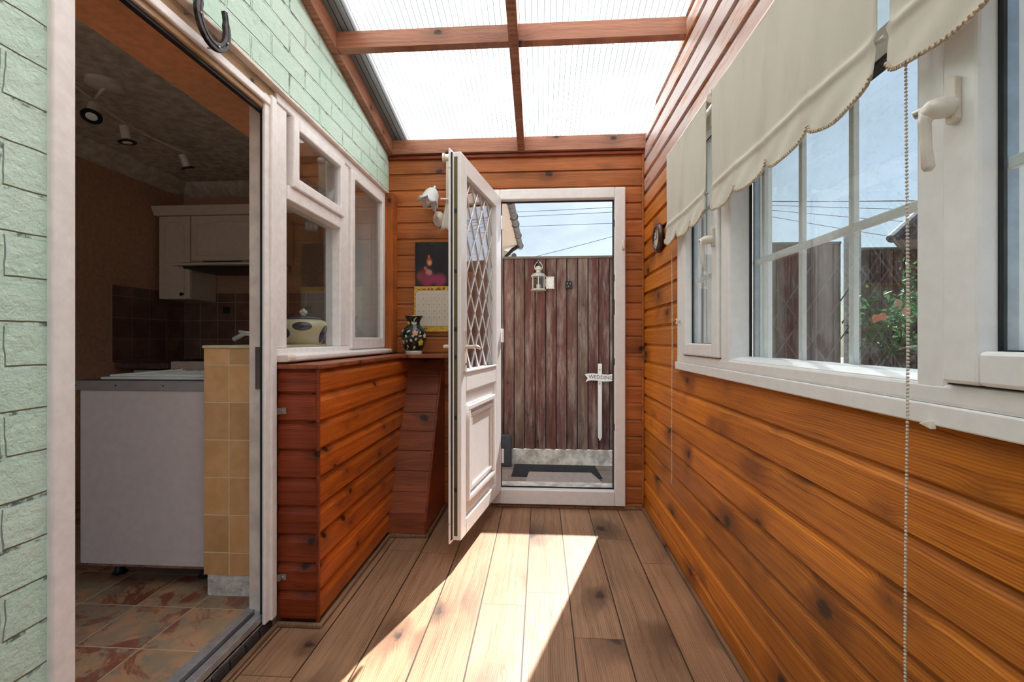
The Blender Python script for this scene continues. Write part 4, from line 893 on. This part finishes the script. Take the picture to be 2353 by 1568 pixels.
obj('clock_panel', MB().box(-2.565, -2.50, 2.997, 3.0, .865, .915), M['black'], ckr)
bc = thing('base_cupboard', 'pale kitchen base cupboard left of the cooker under a dark counter', 'cupboard', (-2.75, 3.3, KF))
obj('carcass', MB().box(-2.88, -2.59, 3.03, KY-.01, .2, .90), M['cupboard'], bc); obj('counter', MB().box(-2.97, -2.585, 2.98, KY-.01, .915, .955), M['worktop'], bc, bevel=.006)
obj('drawer', MB().box(-2.875, -2.60, 3.012, 3.03, .74, .885), M['cupboard'], bc, bevel=.003)
# spotlight bar
sb = thing('spotlight_bar', 'curved cream ceiling spotlight bar with three lamps in the kitchen', 'ceiling light', (-2.2, 2.3, KZ))
obj('ceiling_plate', MB().lathe([(.001, KZ), (.075, KZ), (.075, KZ-.02), (.05, KZ-.03), (.001, KZ-.03)], (-2.17, 2.12, 0), 28), M['ivory'], sb, smooth='auto')
bp = [(-2.40+.03*sin(k/12*PI*2), 1.95+.98*k/12, 2.345-.0*k) for k in range(13)]; bp = [(-2.27-.10*sin(k/12*PI-.5), 1.95+.95*k/12, 2.35) for k in range(13)]
obj('rail', MB().tube(bp, .008, 8).tube([(-2.17, 2.12, KZ-.025), (bp[3][0], bp[3][1], 2.35)], .008, 8), M['ivory'], sb, smooth=True)
for (k, dv) in ((3, (.35, -.5, -1)), (6, (.1, .1, -1)), (11, (.15, .45, -1))):
    p = Vector(bp[k]); dv = Vector(dv).normalized(); a = p+Vector((0, 0, -.035))
    s = obj('spot_arm', MB().tube([p, a], .005, 8), M['ivory'], sb, smooth=True)
    obj('spot_body', MB().tube([a-dv*.02, a-dv*.015, a+dv*.06, a+dv*.062], [.012, .024, .024, .02], 18), M['ivory'], s, smooth='auto')
    obj('lamp', MB().tube([a+dv*.058, a+dv*.072, a+dv*.076], [.022, .044, .044], 24), M['black'], s, smooth='auto'); obj('lens', MB().tube([a+dv*.0762, a+dv*.079], [.024, .02], 18), M['bulb'], s, smooth='auto')

# ================================================================== outside
struct('ground', MB().box(-8, 25, YB+.13, 30, -.07, -.02).box(.78, 25, -12, YB+.13, -.07, -.02).box(-12, .78, -14, YF-.12, -.07, -.02), M['paving'], 'concrete paving of the back yard', 'ground')
def feather(x0, x1, z0, z1, y):
    mb = MB(); x = x0; w = .096
    while x < x1-1e-4:
        e = min(x+w, x1); mb.prism([(x, y+.004), (e, y-.010), (e, y+.006), (x, y+.012)], 'Z', z0, z1-random.random()*.004); x += w
    return mb
fn = thing('garden_fence', 'weathered maroon featheredge fence facing the open garden door', 'fence', (.2, 4.15, 0), 'timber fence panels')
obj('boards', feather(-.924, .997, .115, 1.857, 4.15), M['fence'], fn); obj('capping', MB().box(-.93, 1.0, 4.125, 4.185, 1.857, 1.876), M['fence_top'], fn)
obj('gravel_board', MB().box(-.93, 1.0, 4.12, 4.17, -.02, .112), M['concrete'], fn)
def panel(x0, x1, zt, lab, y=4.15):
    f_ = thing('garden_fence', lab, 'fence', ((x0+x1)/2, y, 0), 'timber fence panels')
    obj('boards', feather(x0, x1, .10, zt, y), M['fence'], f_); obj('capping', MB().box(x0, x1, y-.02, y+.03, zt, zt+.02), M['fence_top'], f_); obj('gravel_board', MB().box(x0, x1, y-.03, y+.02, -.02, .1), M['concrete'], f_); return f_
panel(1.09, 2.62, 1.955, 'taller dark fence panel seen through the fixed pane, left of the pale post'); panel(2.79, 4.6, 1.90, 'fence panel behind the rose bush, right of the pale post')
panel(4.7, 6.6, 1.90, 'fence panel behind the green tree')
tag(obj('fence_post', MB().box(2.66, 2.76, 4.09, 4.17, -.02, 2.06), M['postwhite'], bevel=.006), 'pale concrete fence post rising beside the rose bush', 'fence post', 'fence posts')
tag(obj('fence_post', MB().box(1.01, 1.08, 4.12, 4.19, -.02, 1.97), M['fence_top'], bevel=.006), 'weathered timber fence post just right of the garden door view', 'fence post', 'fence posts')
# trellis
tr_ = MB()
for k in range(-3, 6):
    for sg in (1, -1):
        s_ = clipseg(1.9+k*.22, .1, 1.9+k*.22+sg*1.2, 1.9, 1.9, 3.6, .1, 1.75)
        if s_: tr_.tube([(s_[0], 4.07+.012*sg, s_[1]), (s_[2], 4.07+.012*sg, s_[3])], .006, 5)
tag(obj('trellis', tr_, M['fence_top']), 'diamond trellis leaning on the fence behind the rose', 'trellis')
# lantern
ln = thing('hanging_lantern', 'cream metal candle lantern hanging on the fence with its little door open', 'lantern', (-.02, 4.06, 1.55))
LX, LY = -.022, 4.065
obj('body', MB().lathe([(.068, 1.556), (.072, 1.560), (.06, 1.572), (.055, 1.574)], (LX, LY, 0), 8), M['metalwhite'], ln)
obj('hood', MB().lathe([(.064, 1.678), (.072, 1.680), (.055, 1.705), (.03, 1.716), (.022, 1.72), (.022, 1.735), (.036, 1.745), (.033, 1.765), (.012, 1.775)], (LX, LY, 0), 16), M['metalwhite'], ln)
mb = MB()
for k in range(6): a = k*PI/3+PI/6; mb.tube([(LX+.058*cos(a), LY+.058*sin(a), 1.572), (LX+.058*cos(a), LY+.058*sin(a), 1.68)], .004, 6)
obj('bar', mb, M['metalwhite'], ln); mb = MB()
for k in (0, 1, 2, 3, 4):
    a0, a1 = k*PI/3+PI/6, (k+1)*PI/3+PI/6; mb.add([(LX+.055*cos(a0), LY+.055*sin(a0), 1.575), (LX+.055*cos(a1), LY+.055*sin(a1), 1.575), (LX+.055*cos(a1), LY+.055*sin(a1), 1.678), (LX+.055*cos(a0), LY+.055*sin(a0), 1.678)], [(0, 1, 2, 3)])
obj('pane', mb, M['glass'], ln, solid=.0015); obj('bail', MB().tube([(LX-.036+.0, LY, 1.755), (LX-.036, LY, 1.78), (LX-.012, LY, 1.812), (LX+.012, LY, 1.812), (LX+.036, LY, 1.78), (LX+.036, LY, 1.755)], .003, 6), M['metalwhite'], ln)
mb = MB(); pframe(mb, .045, .118, 1.57, 1.68, .010, LY-.012, LY-.008); o = obj('lantern_door', mb, M['metalwhite'], ln); obj('pane', MB().box(.055, .108, LY-.0105, LY-.0095, 1.58, 1.67), plain('milky pane', (.72, .73, .75), .2), o)
obj('hinge', MB().tube([(.043, LY-.01, 1.59), (.043, LY-.01, 1.66)], .004, 6), M['metalwhite'], ln)
obj('candle', MB().lathe([(.02, 1.574), (.02, 1.61), (.002, 1.612)], (LX, LY, 0), 16), M['ivory'], ln)
hk = thing('lantern_hook', 'black iron hook screwed to the fence holding the lantern', 'hook', (-.04, 4.13, 1.83)); obj('hook', MB().box(-.057, -.033, 4.12, 4.14, 1.76, 1.842).tube([(-.045, 4.12, 1.80), (-.03, 4.09, 1.815), (LX, 4.065, 1.812), (LX, 4.055, 1.822)], .006, 6), M['black'], hk)
fb = thing('fence_box', 'small dark metal plate on the fence right of the lantern', 'metal plate', (.253, 4.13, 1.61)); obj('plate', MB().box(.222, .282, 4.118, 4.142, 1.578, 1.645), M['iron'], fb, bevel=.005); [obj('screw', MB().ball((q[0], 4.117, q[1]), .006, 8, 5), M['steel'], fb) for q in ((.24, 1.625), (.265, 1.625), (.25, 1.598))]
# sign
sg_ = thing('garden_sign', 'white ribbon shaped sign lettered on a pointed wooden stake by the fence', 'sign', (.53, 4.10, .2))
obj('stake', MB().prism([(.511, .90), (.511, .24), (.528, .205), (.546, .24), (.546, .90)], 'Y', 4.105, 4.118), M['sign'], sg_)
up = []; lo = []
for k in range(25):
    x = .392+.29*k/24; zc = .763+.010*sin((k/24)*2*PI+.6)*1.0+(.008*(k/24)); up.append((x, zc+.036)); lo.append((x, zc-.036))
poly = up+[(.66, .772)]+lo[::-1]+[(.412, .765)]
mb = MB(); 
V0 = [(p[0], 4.090, p[1]) for p in up]+[(p[0], 4.090, p[1]) for p in lo]; K = 25
mb.add(V0, [(k, k+1, K+k+1, K+k) for k in range(2, 22)]+[(0, 1, 2), (2, 2+K, 1+K), (0, 2, 2+K), (K, 1+K, 2+K)][:1])
mb = MB(); mb.prism([(.392, .806), (.420, .812), (.47, .814), (.53, .808), (.60, .803), (.645, .812), (.675, .824), (.655, .785), (.672, .752), (.62, .744), (.55, .742), (.50, .750), (.44, .752), (.400, .738), (.418, .772)], 'Y', 4.09, 4.098)
obj('ribbon', mb, M['sign'], sg_)
mb = text_mb('WEDDING', .047, lambda p: Vector((.535+p.x*.95, 4.0895-p.z, .778+p.y-.004*sin((p.x)*20)))); obj('lettering', mb, M['ink'], sg_)
[obj('screw', MB().ball((.528, 4.103, q), .005, 8, 5), M['dark'], sg_) for q in (.845, .72)]
tag(obj('slate_slab', MB().box(-.45, -.262, 4.02, 4.075, -.02, .268), M['slate'], bevel=.012), 'grey blue slab leaning upright at the foot of the fence', 'slab')
mb = MB(); mb.prism([(-.237, 4.105), (.48, 4.09), (.50, 3.73), (-.245, 3.745)], 'Z', -.02, -.012); tag(obj('door_mat', mb, M['mat']), 'black rubber mat on the paving outside the garden door', 'mat')
mb = MB(); mb.prism([(-.10, 3.82), (.42, 3.82), (.485, 3.53), (-.125, 3.53)], 'Z', -.011, .004); tag(obj('ramp_board', mb, M['paleboard'], bevel=.002), 'pale painted board lying over the black mat', 'board')
struct('step_outside', MB().box(-.5, .9, 3.13, 3.50, -.02, .02), M['concrete'], 'concrete step outside the garden door', 'step')
# neighbouring house seen over the fence (left)
hl = thing('house', 'cream rendered house with overhanging grey gutter seen left over the fence', 'house', (-3, 12, 0))
obj('wall', MB().box(-6, -1.02, 6.4, 24, -.02, 3.55), M['render'], hl)
mb = MB().prism([(-6, 5.6), (-.62, 3.68), (-.62, 3.62), (-1.02, 3.55), (-6, 3.5)], 'Y', 6.2, 12.3).prism([(-6, 5.2), (-.80, 3.48), (-.80, 3.42), (-1.02, 3.36), (-6, 3.3)], 'Y', 12.3, 24); obj('roof', mb, M['render'], hl)
mb = MB().tube([(-.56, 6.2, 3.66), (-.56, 12.35, 3.64)], .075, 10).tube([(-.74, 12.4, 3.42), (-.74, 24, 3.40)], .07, 10)
for yy in (8.2, 9.3, 9.9, 11, 12.2): mb.tube([(-.56, yy, 3.655), (-.56, yy+.09, 3.654)], .092, 10)
obj('gutter', mb, M['gutter'], hl, smooth='auto'); obj('downpipe', MB().tube([(-.58, 12.0, 3.60), (-.75, 12.0, 3.50), (-.95, 12.0, 3.3), (-.95, 12.0, 0)], .05, 8), M['dark'], hl)
for yy in (7.6, 10): w_ = obj('window', MB().box(-1.02, -.96, yy, yy+1.3, 1.7, 3.2), M['upvc'], hl); obj('pane', MB().box(-.965, -.955, yy+.1, yy+1.2, 1.8, 3.1), plain('dull glass', (.2, .24, .28), .1), w_)
# neighbouring roof right
hr = thing('house', 'brown tiled neighbouring roof rising at the right behind the garden', 'house', (14, 13, 0))
obj('wall', MB().box(10.4, 21.5, 11.5, 13.5, -.02, 3.4).box(13.9, 21.5, 13.5, 16.5, -.02, 3.4), M['render'], hr)
mb = MB().add([(8.0, 10.9, 3.4), (22, 10.9, 3.4), (22, 14, 7.5), (13.9, 14, 7.5), (13.5, 17, 3.4), (22, 17, 3.4)], [(0, 1, 2, 3), (0, 3, 4), (3, 2, 5, 4), (0, 4, 5, 1), (1, 5, 2)]); 
t = NT('brown roof tiles'); c = t.coord(); f1 = t.math('FRACT', t.math('DIVIDE', c['Z'], .22)); f2 = t.math('FRACT', t.math('DIVIDE', t.math('ADD', c['X'], c['Y']), .32))
col = t.mix(t.rng(f1, .85, .98), (.12, .095, .085), (.035, .03, .03)); col = t.mix(t.rng(f2, .8, .98, 0, .6), col, (.08, .06, .055)); t.bsdf(col, .9); obj('roof', mb, t.m, hr)
obj('ridge', MB().tube([(8.0, 10.9, 3.42), (13.9, 14, 7.52), (22, 14, 7.52)], .10, 8), M['gutter'], hr, smooth='auto')
# foliage
def foliage(centers, nleaf, size, seed):
    r = random.Random(seed); mb = MB()
    for _ in range(nleaf):
        cx, cy, cz, R = r.choice(centers); d = Vector((r.gauss(0, 1), r.gauss(0, 1), r.gauss(0, 1))).normalized()*R*(r.random()**.4); p = Vector((cx, cy, cz))+d
        u = Vector((r.uniform(-1, 1), r.uniform(-1, 1), r.uniform(-1, 1))).normalized(); w = u.cross(Vector((r.uniform(-1, 1), r.uniform(-1, 1), r.uniform(-1, 1)))).normalized(); s = size*r.uniform(.6, 1.3)
        nn = u.cross(w)*s*.15
        mb.add([p-u*s, p+w*s*.42+nn, p+u*s, p-w*s*.42+nn], [(0, 1, 2, 3)])
    return mb
tre = thing('tree', 'leafy green garden tree at the right edge beyond the near window', 'tree', (3.9, 3.1, -.02))
cc = [(random.uniform(3.35, 5.0), random.uniform(2.7, 3.7), random.uniform(.9, 2.45), random.uniform(.18, .34)) for _ in range(30)]
o = obj('leaves', foliage(cc, 9000, .035, 3), M['leaf'], tre); o['kind'] = 'stuff'
mb = MB().tube([(3.9, 3.2, -.02), (3.9, 3.25, .7), (4.0, 3.2, 1.5), (4.1, 3.2, 2.2)], [.07, .055, .04, .01], 8)
for k in range(26):
    a = random.random()*2*PI; z = random.uniform(.3, 1.6); p = Vector((3.95, 3.2, z)); q = p+Vector((cos(a)*.35, sin(a)*.3, .3)); e = q+Vector((cos(a)*.35, sin(a)*.25, .3+random.random()*.3)); mb.tube([p, q, e], [.014, .009, .003], 5)
obj('branches', mb, M['bark'], tre, smooth=True)
rb = thing('rose_bush', 'climbing rose with peach flowers growing against the fence', 'rose bush', (2.9, 3.6, -.02))
cc = [(random.uniform(2.45, 3.35), random.uniform(3.35, 3.75), random.uniform(.5, 1.62), random.uniform(.08, .17)) for _ in range(20)]
o = obj('leaves', foliage(cc, 1500, .026, 9), M['roseleaf'], rb); o['kind'] = 'stuff'
mb = MB()
for c_ in cc[:16]: mb.tube([(2.9, 3.6, -.02), ((2.9+c_[0])/2+.05, 3.6, c_[2]*.6), (c_[0], c_[1], c_[2])], [.012, .008, .004], 5)
mb.tube([(2.9, 3.6, 1.0), (3.1, 3.5, 1.6), (3.5, 3.4, 1.75)], .006, 5); mb.tube([(2.9, 3.6, .9), (2.6, 3.5, 1.0), (3.3, 3.4, 1.05)], .006, 5); obj('stems', mb, M['bark'], rb, smooth=True)
def rose(c_, R, mat):
    r = random.Random(int(c_[0]*1000)); mb = MB()
    for L in range(5):
        for k in range(6):
            a = k*PI/3+L*.5+r.uniform(-.3, .3); rr = R*(.25+.17*L)*r.uniform(.85, 1.15); tilt = 1-.18*L; p = Vector(c_)+Vector((cos(a)*rr*.6, -.3*rr-R*.5*tilt*.5, sin(a)*rr*.6)); mb.ball(tuple(p), R*r.uniform(.30, .44), 10, 6, (1, .30, r.uniform(.7, 1.1)))
    return obj('flower', mb, M[mat], rb, smooth=True)
rose((2.30, 3.28, 1.262), .032, 'petal'); rose((2.36, 3.30, 1.275), .032, 'petal'); rose((2.50, 3.28, 1.31), .035, 'petal'); rose((2.48, 3.32, 1.37), .032, 'petal2')
# chimes and bird feeder, hung from the eave
wc = thing('wind_chime', 'terracotta bell wind chime hanging outside the fixed pane', 'wind chime', (1.13, 2.62, 1.75))
def bell(mb, x, y, z, s=1): return mb.lathe([(.006*s, z), (.014*s, z-.004*s), (.018*s, z-.03*s), (.026*s, z-.045*s)], (x, y, 0), 14)
cx, cy = .84, 1.915
wc.location = (cx, cy, 1.5)
mb = MB(); [bell(mb, cx, cy, 1.375-.035*k, .66) for k in range(4)]; obj('bell_string', mb, M['terracotta'], wc, smooth='auto')
mb = MB(); [bell(mb, cx+.004, cy-.045, 1.345-.03*k, .6) for k in range(3)]; obj('bell_string', mb, M['terracotta'], wc, smooth='auto')
obj('cord', MB().tube([(cx, cy, 2.60), (cx, cy, 1.26)], .001, 5).tube([(cx, cy, 1.42), (cx+.004, cy-.045, 1.35), (cx+.004, cy-.045, 1.26)], .001, 5), M['bark'], wc)
fx, fy_ = .845, 2.36
bf = thing('bird_feeder', 'tiered white bird feeder hanging outside the far casement', 'bird feeder', (fx, fy_, 1.5))
mb = MB().lathe([(.003, 1.525), (.032, 1.508), (.036, 1.502), (.01, 1.504)], (fx, fy_, 0), 20).lathe([(.014, 1.495), (.046, 1.476), (.050, 1.468), (.014, 1.470)], (fx, fy_, 0), 20)
obj('roof', mb, M['sign'], bf, smooth='auto'); obj('seed_tube', MB().lathe([(.02, 1.470), (.02, 1.39), (.034, 1.387), (.034, 1.38), (.01, 1.379)], (fx, fy_, 0), 16), M['glass'], bf, smooth='auto'); obj('cord', MB().tube([(fx, fy_, 2.50), (fx, fy_, 1.52)], .001, 5), M['bark'], bf)
# eave timber outside
struct('eave', MB().prism([(YF, RZ(YF)-.12), (YB+.24, RZ(YB+.24)-.12), (YB+.24, RZ(YB+.24)), (YF, RZ(YF))], 'X', .80, .85), M['fence_top'], 'outer eave board of the lean-to roof', 'eave')
# pole and cables
pt = thing('utility_pole', 'tall grey utility pole beyond the fence seen through the far casement', 'pole', (6.7, 18, 0)); obj('pole', MB().tube([(6.9, 19, 0), (6.9, 19, 6.9)], [.12, .09], 10), M['postwhite'], pt, smooth='auto'); obj('crossarm', MB().box(6.6, 7.2, 18.95, 19.05, 6.5, 6.6), M['fence_top'], pt)
cab = [((-9, 20, 6.62), (6.9, 19, 6.75)), ((-9, 20, 6.42), (6.9, 19, 6.55)), ((-9, 20, 6.05), (9, 20, 6.35)), ((-.9, 20, 4.62), (6.9, 19, 6.5)), ((6.9, 19, 6.75), (22, 18, 6.4)), ((6.9, 19, 6.7), (22, 18.5, 5.9)), ((6.9, 19, 6.65), (20, 18, 5.0)), ((6.9, 19, 6.6), (17, 17.8, 4.3)), ((6.9, 19, 6.8), (22, 20, 6.9))]
lb_ = ['topmost overhead cable crossing the sky above the garden door', 'second overhead cable from the top above the garden door', 'third overhead cable from the top above the garden door', 'slanting lowest overhead cable above the fence', 'upper cable running right from the utility pole', 'second cable fanning right from the pole', 'third cable fanning right from the pole', 'steepest cable fanning down right from the pole', 'highest cable running right from the pole top']
for (a, b), l_ in zip(cab, lb_):
    a, b = Vector(a), Vector(b); mb = MB().tube([a.lerp(b, k/8)-Vector((0, 0, .25*(1-(k/4-1)**2)*.3)) for k in range(9)], .011, 5); tag(obj('overhead_cable', mb, M['cable']), l_, 'cable', 'overhead cables')
